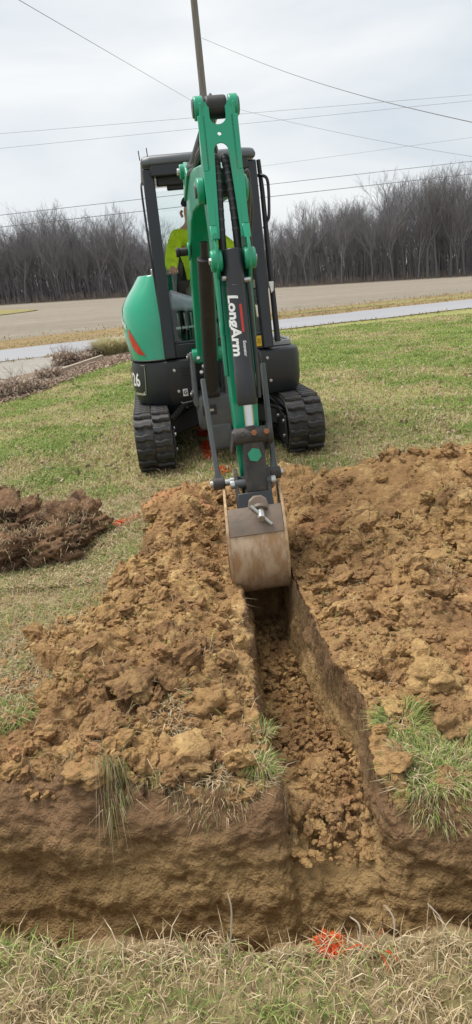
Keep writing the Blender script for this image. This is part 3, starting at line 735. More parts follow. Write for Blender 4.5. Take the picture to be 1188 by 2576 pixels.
w = MB(); w.tube(crv([ml(CX0 - .018, -.50, 2.24), ml(CX0 - .026, -.60, 2.20), ml(CX0 - .028, -.63, 2.05), ml(CX0 - .022, -.68, 1.62), ml(CX0 - .012, -.71, 1.30), ml(CX0 + .0, -.74, .93)], 6), .0085, 8); w.build('window_rail', M['black'], EX)
w = MB(); w.tube(crv([ml(CX0 + .0, -.57, 2.2), ml(CX0 - .003, -.64, 1.6), ml(CX0 + .0, -.70, 1.2), ml(CX0 + .01, -.735, .92)], 6), .006, 8); w.build('window_seal', M['black'], EX)
w = MB(); w.box(ml(CX0 - .02, -.66, 1.56), (.04, .03, .05), R3); w.build('rail_bracket', M['bolt'], EX, bevel=.006)
# door side pipes (image right)
w = MB(); w.tube([AT(650, 402, 6.12), AT(660, 480, 6.08), AT(676, 640, 5.98), AT(699, 858, 5.86)], [.018, .02, .022, .026], 10); w.build('door_edge', M['black'], EX)
w = MB(); w.tube(crv([AT(648, 441, 6.1), AT(661, 441, 6.06), AT(672, 450, 6.05), AT(676, 480, 6.05), AT(677, 540, 6.02), AT(672, 556, 6.02), AT(664, 575, 6.02)], 6), .0125, 10); w.build('grab_rail', M['char2'], EX)
w = MB(); a_ = AT(676, 708, 5.86); w.hexa([a_, a_ + R3 @ Vector((.04, 0, 0)), a_ + R3 @ Vector((.035, 0, -.07)), a_ + R3 @ Vector((.016, 0, -.09))], [q + R3 @ Vector((0, -.006, 0)) for q in (a_, a_ + R3 @ Vector((.04, 0, 0)), a_ + R3 @ Vector((.035, 0, -.07)), a_ + R3 @ Vector((.016, 0, -.09)))]); w.build('service_tag', M['white'], EX)
for dx in (.30, .35):
    w = MB(); w.box(ml(dx, -.776, .935), (.042, .006, .085), R3); st_ = w.build('warning_sticker', M['yellow'], EX)
    w = MB(); w.box(ml(dx, -.7798, .935), (.028, .003, .004), R3); w.box(ml(dx, -.7798, .92), (.028, .003, .004), R3); w.box(ml(dx, -.7798, .95), (.028, .003, .004), R3); w.build('sticker_print', M['black'], st_)
# interior
w = MB(); w.box(ml(.02, .05, 1.16), (.46, .46, .16), R3); w.box(ml(.02, .05, 1.0), (.36, .36, .18), R3); w.build('operator_seat', M['seat'], EX, bevel=.04)
w = MB(); w.box(ml(.02, .30, 1.48), (.44, .12, .60), R3 @ Matrix.Rotation(R_(-8), 3, 'X')); w.build('seat_backrest', M['seat'], EX, bevel=.04)
for sx in (-1, 1):
    w = MB(); w.box(ml(.02 + sx * .31, -.12, 1.22), (.12, .50, .34), R3); w.build('control_console', M['char'], EX, bevel=.03)
w = MB(); jb = [ml(-.25, -.40, 1.36), ml(-.245, -.43, 1.45), ml(-.225, -.45, 1.54), ml(-.205, -.45, 1.62)]; w.tube(crv(jb, 4), [.018] * 4 + [.014] * 3 + [.022] * 6, 10); w.build('joystick', M['black'], EX)
w = MB(); w.tube(crv([ml(.31, -.40, 1.36), ml(.31, -.42, 1.45), ml(.305, -.44, 1.60)], 4), .018, 10); w.build('joystick', M['black'], EX)
w = MB(); w.hexa([ml(-.36, -.66, 1.25), ml(-.12, -.66, 1.22), ml(-.12, -.40, 1.22), ml(-.36, -.40, 1.25)], [ml(-.34, -.64, 1.40), ml(-.12, -.62, 1.31), ml(-.12, -.42, 1.33), ml(-.34, -.42, 1.42)]); w.build('front_console', M['console'], EX, bevel=.03)
for i in range(4):
    w = MB(); x = -.30 + .055 * i; w.tube([ml(x, -.52, .90), ml(x + .01, -.60, 1.08), ml(x + .005, -.62, 1.22)], .009, 8); w.box(ml(x, -.60, 1.10), (.045, .05, .02), R3); w.build('pedal_lever', M['bolt'], EX, bevel=.002)

# swing post -----------------------------------------------------------
F0 = Vector((-.076, 5.55, 0)); FW = Vector((math.sin(PSI), -math.cos(PSI), 0)); LT = Vector((math.cos(PSI), math.sin(PSI), 0))
def P(u, z, w=0.0): return F0 + FW * u + LT * (w + .017 * (z - 2.2)) + Vector((0, 0, z))
w = MB(); w.prism([(-.30, .38), (-.05, .30), (.08, .30), (.12, .40), (.11, .58), (.02, .62), (-.12, .60), (-.30, .56)], P, -.115, .17); w.build('swing_bracket', M['grey'], EX, bevel=.025)
w = MB(); w.prism([(-.02, .10), (.09, .12), (.11, .26), (.10, .36), (-.10, .36), (-.12, .2)], P, -.05, .14); w.build('swing_post', M['grey'], EX, bevel=.03)
w = MB(); w.box(P(.122, .47, -.03), (.11, .006, .08), R3); pl_ = w.build('data_plate', M['black'], EX, bevel=.004)
w = MB(); w.box(P(.127, .47, -.02), (.045, .004, .018), R3); w.build('plate_print', M['bolt'], pl_)
for s_ in (-1, 1):
    w = MB(); w.prism([(-.14, .50), (.10, .50), (.10, .66), (.05, .88), (.03, .93), (-.03, .93), (-.06, .88), (-.12, .66)], P, s_ * .125 - .018, s_ * .125 + .018); w.build('swing_post_ear', M['grey'], EX, bevel=.01)
    for (u, z) in ((0, .89), (.03, .60)):
        w = MB(); w.cyl(P(u, z, s_ * .14), P(u, z, s_ * .160), .030, 16); pv = w.build('pivot_pin', M['grey'], EX, bevel=.003); w = MB(); w.cyl(P(u, z, s_ * .158), P(u, z, s_ * .168), .013, 6); w.build('pin_bolt', M['bolt'], pv)

# boom -------------------------------------------------------------------
bt = [(-.06, .86), (-.02, .96), (.10, 1.40), (.28, 1.82), (.50, 2.03), (.72, 2.10), (1.15, 2.08), (1.60, 2.03), (1.90, 1.96)]      # upper (back) edge
bb = [(.06, .84), (.14, 1.10), (.28, 1.46), (.46, 1.72), (.64, 1.83), (.86, 1.87), (1.2, 1.87), (1.60, 1.85), (1.90, 1.83)]
w = MB(); hb = [.085, .085, .085, .08, .078, .076, .072, .068, .066]
vs = []; fs = []
for (a, b, h_) in zip(bt, bb, hb): vs += [P(a[0], a[1], -h_), P(a[0], a[1], h_), P(b[0], b[1], h_), P(b[0], b[1], -h_)]
for i in range(len(bt) - 1):
    for k in range(4): fs.append((i * 4 + k, i * 4 + (k + 1) % 4, i * 4 + 4 + (k + 1) % 4, i * 4 + 4 + k))
fs += [(3, 2, 1, 0), tuple(4 * (len(bt) - 1) + k for k in range(4))]
w.add(vs, fs); BOOM = w.build('boom', M['green'], EX, bevel=.010, smooth=25)
w = MB(); w.cyl(P(0, .89, -.12), P(0, .89, .12), .06, 20); w.build('boom_foot', M['green'], EX, bevel=.006)
# lugs for the arm cylinder on the elbow
for s_ in (-1, 1):
    w = MB(); w.prism([(.44, 1.98), (.86, 2.08), (.80, 2.14), (.69, 2.185), (.62, 2.185), (.56, 2.14)], P, s_ * .062 - .012 - .02, s_ * .062 + .012 - .02); w.cyl(P(.65, 2.135, s_ * .072 - .02 - .018 * s_), P(.65, 2.135, s_ * .10 - .02), .045, 18); w.build('cylinder_lug', M['green'], BOOM, bevel=.006)
w = MB(); w.cyl(P(.65, 2.135, -.135), P(.65, 2.135, .10), .022, 14); w.build('lug_pin', M['bolt'], BOOM, bevel=.003)
w = MB(); w.cyl(P(.42, 1.66, -.10), P(.42, 1.66, -.085), .05, 18); w.cyl(P(.42, 1.66, -.16), P(.42, 1.66, -.10), .028, 14); w.cyl(P(.42, 1.66, -.185), P(.42, 1.66, -.16), .033, 14); w.build('work_light', M['black'], BOOM, bevel=.006)
w = MB(); w.cyl(P(.42, 1.66, -.102), P(.42, 1.66, -.088), .062, 18); w.build('lift_pin_boss', M['green'], BOOM, bevel=.004)
# boom lift cylinder in front of the boom
w = MB(); w.cyl(P(.13, .64), P(.585, 1.60), .055, 24); w.cyl(P(.12, .62, -.06), P(.12, .62, .06), .05, 18); BC = w.build('lift_cylinder', M['black'], EX, bevel=.006)
w = MB(); w.cyl(P(.57, 1.58), P(.62, 1.70), .028, 18); w.build('rod', M['black'], BC)
# arm cylinder lug -> top of stick
w = MB(); w.cyl(P(.65, 2.135, -.02), P(1.42, 2.195, 0), .050, 24); w.cyl(P(.65, 2.135, -.07), P(.65, 2.135, .03), .055, 18); AC = w.build('arm_cylinder', M['black'], EX, bevel=.006)
w = MB(); w.cyl(P(1.40, 2.194, 0), P(1.86, 2.222, 0), .027, 18); w.build('rod', M['steel'], AC)

# stick --------------------------------------------------------------------
UA, UN = (-.139, .990), (.990, .139)
def ST(a, n, w=0.0): return P(2.16 + UA[0] * a + UN[0] * n, .39 + UA[1] * a + UN[1] * n, w)
for s_ in (-1, 1):
    w = MB(); o_ = .078 * s_
    w.prism([(1.885, .035), (1.85, .055), (1.80, .05), (1.55, .075), (1.30, .105), (1.21, .155), (1.15, .170), (1.10, .155), (1.06, .10), (.72, .055), (.60, .05), (.60, .02), (1.0, -.02), (1.30, -.10), (1.50, -.16), (1.56, -.12), (1.80, -.045), (1.88, -.035)],
            lambda p, q, x: ST(p, q, x + .012 * (1.85 - p) * s_ * 0), o_ - .008, o_ + .008)
    w.build('arm_side_plate', M['green'], EX, bevel=.004)
    w = MB(); w.cyl(ST(1.85, 0, s_ * .060), ST(1.85, 0, s_ * .105), .052, 22); w.build('arm_boss', M['green'], EX, bevel=.006)
    w = MB(); w.cyl(ST(1.85, 0, s_ * .104), ST(1.85, 0, s_ * .112), .040, 20); w.build('pin_cap', M['grey'], EX, bevel=.003)
    w = MB(); w.cyl(ST(1.50, -.06, s_ * .086), ST(1.50, -.06, s_ * .125), .062, 22); w.build('pivot_boss', M['green'], EX, bevel=.008)
    w = MB(); w.cyl(ST(1.14, .115, s_ * .053), ST(1.14, .115, s_ * .108), .050, 22); w.build('cylinder_boss', M['green'], EX, bevel=.008)
    w = MB(); w.cyl(ST(1.14, .115, s_ * .108), ST(1.14, .115, s_ * .116), .016, 6); w.build('bolt', M['bolt'], EX)
    # front flange of the upper arm
    w = MB(); pts = [(1.80, .052), (1.55, .079), (1.30, .109), (1.23, .14)]
    for i in range(3):
        (a0, n0), (a1, n1) = pts[i], pts[i + 1]
        w.hexa([ST(a0, n0, o_ - .018), ST(a0, n0, o_ + .018), ST(a0, n0 - .012, o_ + .018), ST(a0, n0 - .012, o_ - .018)], [ST(a1, n1, o_ - .016), ST(a1, n1, o_ + .016), ST(a1, n1 - .012, o_ + .016), ST(a1, n1 - .012, o_ - .016)])
    w.build('arm_flange', M['green'], EX, bevel=.003)
# web plate with the roller notch, a hole and the long slot
def web():
    bm = bmesh.new()
    outer = []
    hwid = .072
    out = [(1.845, -hwid)] + [(1.800 + .045 * (1 - math.sin(R_(t))) - .03, -.036 * math.cos(R_(t))) for t in (0, 30, 60, 90, 120, 150, 180)] + [(1.845, hwid)]
    out = [(1.86, -hwid), (1.86, -.038)] + [(1.79 - .034 * math.sin(R_(t)), -.038 * math.cos(R_(t))) for t in range(0, 181, 20)] + [(1.86, .038), (1.86, hwid)]
    low = [(1.24, hwid), (1.24, .052)] + [(1.64 + .034 * math.sin(R_(t)), .034 * math.cos(R_(t))) for t in range(0, 181, 20)] + [(1.24, -.052), (1.24, -hwid)]
    poly = out + low
    hole = [(1.715 + .010 * math.cos(R_(t)), .010 * math.sin(R_(t))) for t in range(0, 360, 45)]
    nf = lambda a: .052 + (1.80 - a) * .108
    def ring(pl, dn): return [bm.verts.new(ST(a, nf(a) + dn, x)) for a, x in pl]
    for dn in (0, -.010):
        vs_ = ring(poly, dn); es = [bm.edges.new((vs_[i], vs_[(i + 1) % len(vs_)])) for i in range(len(vs_))]
        hs = ring(hole, dn); eh = [bm.edges.new((hs[i], hs[(i + 1) % 8])) for i in range(8)]
        bmesh.ops.triangle_fill(bm, use_beauty=True, use_dissolve=False, edges=es + eh)
        if dn == 0: A, H = vs_, hs
        else:
            for i in range(len(A)): bm.faces.new((A[i], A[(i + 1) % len(A)], vs_[(i + 1) % len(A)], vs_[i]))
            for i in range(8): bm.faces.new((H[i], H[(i + 1) % 8], hs[(i + 1) % 8], hs[i]))
    bmesh.ops.recalc_face_normals(bm, faces=bm.faces)
    me = bpy.data.meshes.new('arm_web'); bm.to_mesh(me); bm.free(); me.materials.append(M['green'])
    o = bpy.data.objects.new('arm_web', me); link(o, EX)
web()
w = MB(); w.cyl(ST(1.85, 0, -.052), ST(1.85, 0, .052), .050, 26); w.build('rod_eye', M['black'], AC, bevel=.012)
w = MB(); w.cyl(ST(1.50, -.06, -.135), ST(1.50, -.06, .135), .03, 18); w.build('arm_pivot_pin', M['grey'], EX)
# lower box section
sec = [(1.12, .052, -.055, .070), (.90, .050, -.060, .072), (.60, .045, -.060, .070), (.32, .035, -.055, .062), (.05, .025, -.050, .055), (-.02, .015, -.03, .052)]
w = MB(); vs = []; fs = []
for a, nf, nb, hw_ in sec: vs += [ST(a, nf, -hw_), ST(a, nf, hw_), ST(a, nb, hw_), ST(a, nb, -hw_)]
for i in range(len(sec) - 1):
    for k in range(4): fs.append((i * 4 + k, i * 4 + (k + 1) % 4, i * 4 + 4 + (k + 1) % 4, i * 4 + 4 + k))
fs += [(3, 2, 1, 0), tuple(4 * (len(sec) - 1) + k for k in range(4))]
w.add(vs, fs); w.build('arm', M['green'], EX, bevel=.008, smooth=25)
w = MB(); w.tube([ST(.86, .056, -.078), ST(.83, .064, -.08), ST(.80, .056, -.076)], .012, 8); w.build('hose_clip', M['green'], EX)
w = MB(); w.cyl(ST(1.245, .13, -.075), ST(1.245, .16, -.078), .014, 8); w.build('grease_nipple', M['green'], EX)
# bucket cylinder with guard
def BCY(t, ang, r):      # point on barrel: t along from top pin, angle around (0 = towards camera)
    c0, c1 = Vector(ST(1.14, .115, 0)), Vector(ST(.30, .155, 0)); d = c1 - c0; L_ = d.length; d.normalize()
    lat = (LT - d * LT.dot(d)).normalized(); nn_ = d.cross(lat); nn_ = -nn_ if nn_.dot(FW) < 0 else nn_
    return c0 + d * t + (lat * math.sin(ang) + nn_ * math.cos(ang)) * r
def ring_cyl(t0, t1, r, n=28):
    m = MB(); m.tube([BCY(t0, 0, 0), BCY(t1, 0, 0)], r, n); return m
w = ring_cyl(-.045, .13, .047); BU = w.build('bucket_cylinder', M['cyl'], EX, bevel=.006)
w = MB(); w.tube([BCY(.12, 0, 0), BCY(.125, 0, 0), BCY(.52, 0, 0), BCY(.525, 0, 0), BCY(.675, 0, 0), BCY(.69, 0, 0)], [.045, .0495, .0495, .0515, .0515, .046], 32); w.build('cylinder_guard', M['cyl'], BU, smooth=30)
w = ring_cyl(.68, .80, .0235); w.build('rod', M['steel'], BU)
w = ring_cyl(.79, .86, .026); w.build('rod_end', M['dirty'], BU, bevel=.004)
V, F = text_mesh('LongArm', .062, shear=.15, bold=.0022, sub=.007)
mv = max(v.x for v in V); sc_ = .29 / mv
w = MB(); w.add([BCY(.165 + v.x * sc_, R_(-64) + v.y * 1.25 / .0505, .0508) for v in V], F); w.build('name_decal', M['white'], BU, smooth=0)
w = MB(); vs = []; fs = []
for i in range(11):
    t = .215 + .13 * i / 10
    for a_ in (1, 8, 15): vs.append(BCY(t, R_(a_ + i * .2), .0506))
for i in range(10):
    for k in range(2): fs.append((i * 3 + k, i * 3 + k + 1, i * 3 + k + 4, i * 3 + k + 3))
w.add(vs, fs); w.build('red_stripe', M['red'], BU, smooth=0)
V, F = text_mesh('Excavator', .022, shear=.15, bold=.0006, sub=.007); mv = max(v.x for v in V)
w = MB(); w.add([BCY(.385 + v.x * .075 / mv, R_(3) + v.y / .0505, .0508) for v in V], F); w.build('small_print', M['white'], BU, smooth=0)
# pipes beside the barrel (image right) and hoses
w = MB(); w.tube([BCY(.10, R_(80), .062), BCY(.14, R_(80), .064), BCY(.50, R_(80), .064), BCY(.66, R_(80), .060)], .009, 8); w.build('oil_pipe', M['hose'], BU)
w = MB(); w.cyl(BCY(.10, R_(80), .045), BCY(.10, R_(80), .075), .013, 8); w.build('pipe_fitting', M['bolt'], BU)
w = MB(); w.cyl(BCY(.085, R_(-80), .045), BCY(.085, R_(-80), .062), .012, 8); w.build('pipe_fitting', M['bolt'], BU)
for dx, (c0_, c1_) in zip((-.028, .030), ((.40, 0), (.38, .01))):
    pts = crv([ST(1.66, -.10, dx), ST(1.63, -.02, dx * .8), ST(1.54, .035, dx * .85), ST(1.38, .05, dx * 1.15), ST(1.2, .05, dx * 1.3), ST(1.06, .06, dx * 1.4)], 8)
    w = MB(); w.tube(pts, .019, 12); hs_ = w.build('hose', M['hose'], EX)
    for i in range(8, 30, 2):
        w = MB(); q = pts[i]; t_ = (pts[i + 1] - pts[i - 1]).normalized(); w.tube([q - t_ * .005, q + t_ * .005], .0205, 12)
        w.build('spiral_wrap', M['hoseg'], hs_)
def hose(pts, r, mat='hose', nm='hose', n=8): w = MB(); w.tube(crv(pts, 8), r, n); return w.build(nm, M[mat], EX)
hose([AT(512, 372, 4.0), AT(500, 395, 4.2), AT(492, 425, 4.5), AT(478, 438, 4.7), AT(484, 470, 4.9)], .022)
hose([AT(535, 362, 4.0), AT(539, 378, 4.1), AT(532, 400, 4.3), AT(505, 425, 4.6), AT(495, 455, 4.85)], .021)
hose([AT(505, 360, 4.1), AT(498, 385, 4.3), AT(490, 415, 4.6), AT(470, 422, 4.8), AT(466, 440, 5.0)], .015)
hose([AT(607, 470, 4.1), AT(618, 455, 4.2), AT(624, 490, 4.3), AT(622, 560, 4.4), AT(617, 620, 4.6), AT(628, 720, 4.9), AT(640, 800, 5.2), AT(638, 860, 5.4), AT(632, 900, 5.45)], .020, 'hoseg')
hose([AT(600, 480, 4.0), AT(612, 520, 4.2), AT(628, 600, 4.5), AT(630, 690, 4.9), AT(636, 780, 5.2), AT(634, 870, 5.4), AT(628, 940, 5.45)], .016)
hose([AT(590, 640, 4.2), AT(622, 700, 4.6), AT(628, 790, 5.0), AT(632, 880, 5.3), AT(630, 960, 5.42)], .014)
hose([AT(618, 440, 4.3), AT(622, 430, 4.3), AT(628, 470, 4.4), AT(633, 540, 4.6), AT(626, 640, 4.9)], .012, 'hoseg')
hose([AT(648, 880, 5.38), AT(655, 905, 5.35), AT(652, 960, 5.36), AT(640, 985, 5.4), AT(628, 970, 5.42)], .012)
for k, (x, y) in enumerate(((492, 905), (505, 925), (512, 955), (500, 940))):
    w = MB(); q = AT(x + 8, y, 5.42); w.cyl(q, q + Vector((.0, -.03, .02)), .014, 8); w.build('hose_fitting', M['bolt'], EX)
# linkage ----------------------------------------------------------------
w = MB(); w.cyl(ST(.30, .145, -.085), ST(.30, .145, .095), .042, 22); w.cyl(ST(.30, .145, .080), ST(.30, .145, .108), .052, 22); LK = w.build('link_pin', M['dirty'], EX, bevel=.006)
for x, mt in ((.012, 'rust'), (.075, 'rust'), (-.045, 'dirty')):
    w = MB(); w.cyl(ST(.312, .18, x), ST(.316, .20, x), .015, 6); w.build('bolt', M[mt], LK, bevel=.002)
for s_ in (-1, 1):
    w = MB(); w.prism([(.335, .15), (.325, .175), (.28, .18), (.22, .09), (.20, .0), (.24, -.01)], ST, s_ * .084 - .010, s_ * .084 + .010); w.build('guide_link', M['dirty'], EX, bevel=.006)
w = MB(); w.prism([(.27, .12), (.27, .172), (.06, .165), (.02, .17), (-.03, .15), (-.03, .10), (.02, .085), (.1, .10)], ST, -.048, .062); HL = w.build('bucket_link', M['dirty'], EX, bevel=.012)
w = MB(); w.cyl(ST(-.005, .128, -.056), ST(-.005, .128, .070), .045, 20); w.build('link_eye', M['dirty'], HL, bevel=.008)
w = MB(); w.cyl(ST(-.005, .172, .005), ST(-.005, .180, .005), .010, 8); w.build('grease_nipple', M['bolt'], HL)
w = MB(); w.cyl(ST(.205, .170, .008), ST(.205, .1745, .008), .036, 6); w.build('link_opening_green', M['green'], HL)  # added green disc, stands in for the green shape seen through the link
# long side bars beside the stick
for (lx_, ly_, ux_, uy_, my) in ((551, 1216, 510, 955, 1090), (691, 1188, 661, 915, 1060)):
    lo = AT(lx_, ly_, 3.36); hi = AT(ux_, uy_, 3.60); d = (hi - lo).normalized(); side = LT
    w = MB(); fwd = d.cross(side).normalized(); L_ = (hi - lo).length; vs = []; fs = []
    pts = [(0, .021), (.05, .018), (.13, .0125), (.30, .0125), (.55, .013), (1, .012)]
    for t0, h0 in pts:
        q0 = lo + d * L_ * t0; vs += [q0 + side * h0 - fwd * .02, q0 - side * h0 - fwd * .02, q0 - side * h0 + fwd * .02, q0 + side * h0 + fwd * .02]
    for i in range(len(pts) - 1):
        for k in range(4): fs.append((i * 4 + k, i * 4 + (k + 1) % 4, i * 4 + 4 + (k + 1) % 4, i * 4 + 4 + k))
    fs += [(3, 2, 1, 0), tuple(4 * (len(pts) - 1) + k for k in range(4))]; w.add(vs, fs)
    sb_ = w.build('side_bar', M['grey'], EX, bevel=.004)
    w = MB(); w.cyl(lo - side * .03, lo + side * .03, .033, 20); w.build('bar_eye', M['dirty'], sb_, bevel=.005)
    sg = 1 if lx_ < 600 else -1
    w = MB(); w.cyl(lo - side * sg * .045, lo + side * sg * .085, .018, 14); w.build('bar_pin', M['bolt'], sb_, bevel=.003)

# bucket -----------------------------------------------------------------
def BK(y, z, x): return Vector((.092, 0, .058)) + LT * x + Vector((0, y, z)) + FW * 0
BWD = .138
circ = [(3.30 + .265 * math.cos(R_(t)) * -1, .095 + .265 * math.sin(R_(t))) for t in range(58, -86, -8)]      # outer shell, from coupler plate down and under
tip = [(3.42, -.20), (3.50, -.245)]
shell = circ + tip
def offs(pl, d):
    out = []
    for i, p in enumerate(pl):
        a = Vector(pl[max(i - 1, 0)]); b = Vector(pl[min(i + 1, len(pl) - 1)]); t_ = (b - a).normalized(); out.append((p[0] + t_.y * -d * -1, p[1] - t_.x * d * -1)) if False else out.append((p[0] - t_.y * -d, p[1] + t_.x * -d * -1))
    return out
inn = [(3.30 - .250 * math.cos(R_(t)), .095 + .250 * math.sin(R_(t))) for t in range(58, -86, -8)] + [(3.42, -.185), (3.50, -.238)]
def shell_mesh(name, mat, i0, i1, w_, extra=0.0, parent=None):
    m = MB(); a = shell[i0:i1]; b = inn[i0:i1]; vs = []; fs = []
    for (p, q) in zip(a, b):
        dy, dz = (p[0] - 3.30), (p[1] - .095); L_ = math.hypot(dy, dz); p = (p[0] + dy / L_ * extra, p[1] + dz / L_ * extra)
        vs += [BK(p[0], p[1], -w_), BK(p[0], p[1], w_), BK(q[0], q[1], w_), BK(q[0], q[1], -w_)]
    n_ = len(a)
    for i in range(n_ - 1):
        for k in range(4): fs.append((i * 4 + k, i * 4 + (k + 1) % 4, i * 4 + 4 + (k + 1) % 4, i * 4 + 4 + k))
    fs += [(3, 2, 1, 0), tuple(4 * (n_ - 1) + k for k in range(4))]
    m.add(vs, fs); return m.build(name, mat, parent or EX, bevel=.003, smooth=30)
BS = shell_mesh('bucket', M['bucket'], 0, len(shell), BWD)
shell_mesh('wear_plate', M['bucketd'], 0, 5, BWD - .004, .007, BS)
for s_ in (-1, 1):
    m = MB(); pl2 = [(3.30 - .272 * math.cos(R_(t)), .095 + .272 * math.sin(R_(t))) for t in range(70, -86, -8)] + [(3.42, -.205), (3.50, -.25), (3.56, -.05), (3.52, .18), (3.48, .34), (3.36, .38)]
    m.prism(pl2, BK, s_ * (BWD + .004) - .007, s_ * (BWD + .004) + .007); m.build('bucket_side', M['edge'], BS, bevel=.003)
    m = MB(); m.prism([(3.30 - .20 * math.cos(R_(t)), .07 + .20 * math.sin(R_(t))) for t in range(40, -70, -10)] + [(3.36, -.11), (3.34, .2)], BK, s_ * (BWD + .0115), s_ * (BWD + .0165)); m.build('side_wear_strip', M['bucketd'], BS, bevel=.002)
for i in range(4):
    m = MB(); x = -.105 + .07 * i; m.hexa([BK(3.47, -.255, x - .018), BK(3.47, -.255, x + .018), BK(3.47, -.225, x + .018), BK(3.47, -.225, x - .018)], [BK(3.60, -.268, x - .012), BK(3.60, -.268, x + .012), BK(3.60, -.262, x + .012), BK(3.60, -.262, x - .012)]); m.build('bucket_tooth', M['bucketd'], BS, bevel=.003)
# coupler: two dark ears, a cross plate, latch plate and the T bolt
for s_ in (-1, 1):
    m = MB(); x0 = .082 * s_ + .008
    m.prism([(3.18, .28), (3.24, .40), (3.30, .47), (3.37, .47), (3.44, .42), (3.46, .32), (3.3, .28)], BK, x0 - .010, x0 + .010); m.build('coupler_ear', M['dirty'], BS, bevel=.004)
    for (yy, zz) in ((3.27, .415), (3.38, .40)):
        m = MB(); m.cyl(BK(yy, zz, x0 + s_ * .01), BK(yy, zz, x0 + s_ * .034), .023, 16); m.build('ear_pin', M['bolt'], BS, bevel=.003)
m = MB(); m.cyl(BK(3.27, .415, -.09), BK(3.27, .415, .11), .022, 14); m.cyl(BK(3.38, .40, -.09), BK(3.38, .40, .11), .022, 14); m.build('coupler_pin', M['grey'], BS)
m = MB(); m.hexa([BK(3.140, .285, -.085), BK(3.140, .285, .105), BK(3.165, .285, .105), BK(3.165, .285, -.085)], [BK(3.20, .385, -.075), BK(3.20, .385, .095), BK(3.215, .38, .095), BK(3.215, .38, -.075)]); m.build('coupler_plate', M['char'], BS, bevel=.004)
m = MB(); lp = [(-.075, .27), (-.045, .315), (-.035, .355), (-.01, .372), (.03, .372), (.055, .355), (.065, .315), (.09, .275)]
m.hexa([BK(3.126 + (z - .27) * .56, z, x + .01) for x, z in lp], [BK(3.112 + (z - .27) * .56, z - .006, x + .01) for x, z in lp]); m.build('latch_plate', M['bucketd'], BS, bevel=.003)
m = MB(); m.cyl(BK(3.15, .318, .025), BK(3.135, .306, .025), .042, 24); m.build('latch_washer', M['bucketd'], BS, bevel=.003)
m = MB(); m.cyl(BK(3.15, .318, .028), BK(3.06, .290, .028), .018, 16); m.build('latch_bolt', M['bolt'], BS, bevel=.003)
m = MB(); m.cyl(BK(3.10, .348, -.02), BK(3.07, .252, .075), .0085, 10); m.build('latch_bar', M['bolt'], BS)

# ------------------------------------------------------------------ operator
OP = root('person', tuple(ml(.02, .05, 1.24)), 'person in a yellow-green hi-vis jacket and dark cap seated at the controls', 'person', rz=PSI)
def skinned(name, verts, edges, radii, mat, parent, rt=0, sub=2):
    me = bpy.data.meshes.new(name); me.from_pydata([tuple(ml(*v)) for v in verts], edges, []); me.materials.append(mat)
    o = bpy.data.objects.new(name, me); link(o, parent)
    md = o.modifiers.new('skin', 'SKIN'); md.use_smooth_shade = True
    for i, r_ in enumerate(radii):
        sv = me.skin_vertices[0].data[i]; sv.radius = (r_, r_) if not isinstance(r_, tuple) else r_; sv.use_root = (i == rt)
    sbm = o.modifiers.new('sub', 'SUBSURF'); sbm.levels = sub; sbm.render_levels = sub
    return o
# whole body: pelvis, spine, neck, head, arms with hands, legs with feet
bv = [(.02, .10, 1.30), (.005, .11, 1.48), (-.02, .10, 1.70), (-.035, .08, 1.86), (-.035, .055, 1.95), (-.03, .03, 2.03), (-.03, .02, 2.13),
      (-.185, .05, 1.85), (-.275, -.16, 1.62), (-.278, -.34, 1.575), (-.272, -.40, 1.565),
      (.15, .06, 1.82), (.31, -.14, 1.62), (.315, -.32, 1.565), (.31, -.40, 1.56),
      (-.09, .02, 1.31), (-.13, -.38, 1.36), (-.13, -.44, .96), (-.13, -.56, .93), (.13, .02, 1.31), (.17, -.38, 1.36), (.17, -.44, .96), (.17, -.56, .93)]
be = [(0, 1), (1, 2), (2, 3), (3, 4), (4, 5), (5, 6), (3, 7), (7, 8), (8, 9), (9, 10), (3, 11), (11, 12), (12, 13), (13, 14), (0, 15), (15, 16), (16, 17), (17, 18), (0, 19), (19, 20), (20, 21), (21, 22)]
br = [.15, .13, .14, .10, .055, .085, .07, .06, .042, .028, .030, .06, .042, .028, .030, .085, .06, .045, .04, .085, .06, .045, .04]
skinned('body', bv, be, br, M['skin'], OP)
# five fingers curled over each stick
for sx, hx in ((-1, -.272), (1, .31)):
    for i in range(4):
        o_ = (-.030 + .020 * i)
        skinned('finger', [(hx + o_ * .8, -.395, 1.565), (hx + o_, -.435, 1.572), (hx + o_ * 1.02, -.462, 1.552), (hx + o_ * 1.0, -.460, 1.528 + .004 * abs(i - 1))], [(0, 1), (1, 2), (2, 3)], [.013, .0115, .0105, .009], M['skin'], OP, sub=1)
    skinned('thumb', [(hx - sx * .028, -.385, 1.56), (hx - sx * .047, -.415, 1.568), (hx - sx * .040, -.445, 1.572)], [(0, 1), (1, 2)], [.012, .0105, .009], M['skin'], OP, sub=1)
jr = [.165, .15, .15, .115, .075]
jv = bv[:4] + [(-.035, .065, 1.905)] + [bv[7], (-.245, -.06, 1.735), bv[8], (-.281, -.25, 1.60), (-.278, -.345, 1.575)] + [bv[11], (.27, -.04, 1.715), bv[12], (.315, -.24, 1.60), (.315, -.335, 1.568)]
skinned('jacket', jv, [(0, 1), (1, 2), (2, 3), (3, 4), (3, 5), (5, 6), (6, 7), (7, 8), (8, 9), (3, 10), (10, 11), (11, 12), (12, 13), (13, 14)],
        jr + [.080, .068, .062, .054, .045] + [.080, .072, .066, .055, .046], M['hivis'], OP)
skinned('trousers', [bv[0], bv[15], bv[16], (-.13, -.43, 1.05), bv[19], bv[20], (.17, -.43, 1.05)], [(0, 1), (1, 2), (2, 3), (0, 4), (4, 5), (5, 6)], [.165, .10, .078, .06, .10, .078, .06], M['trouser'], OP)
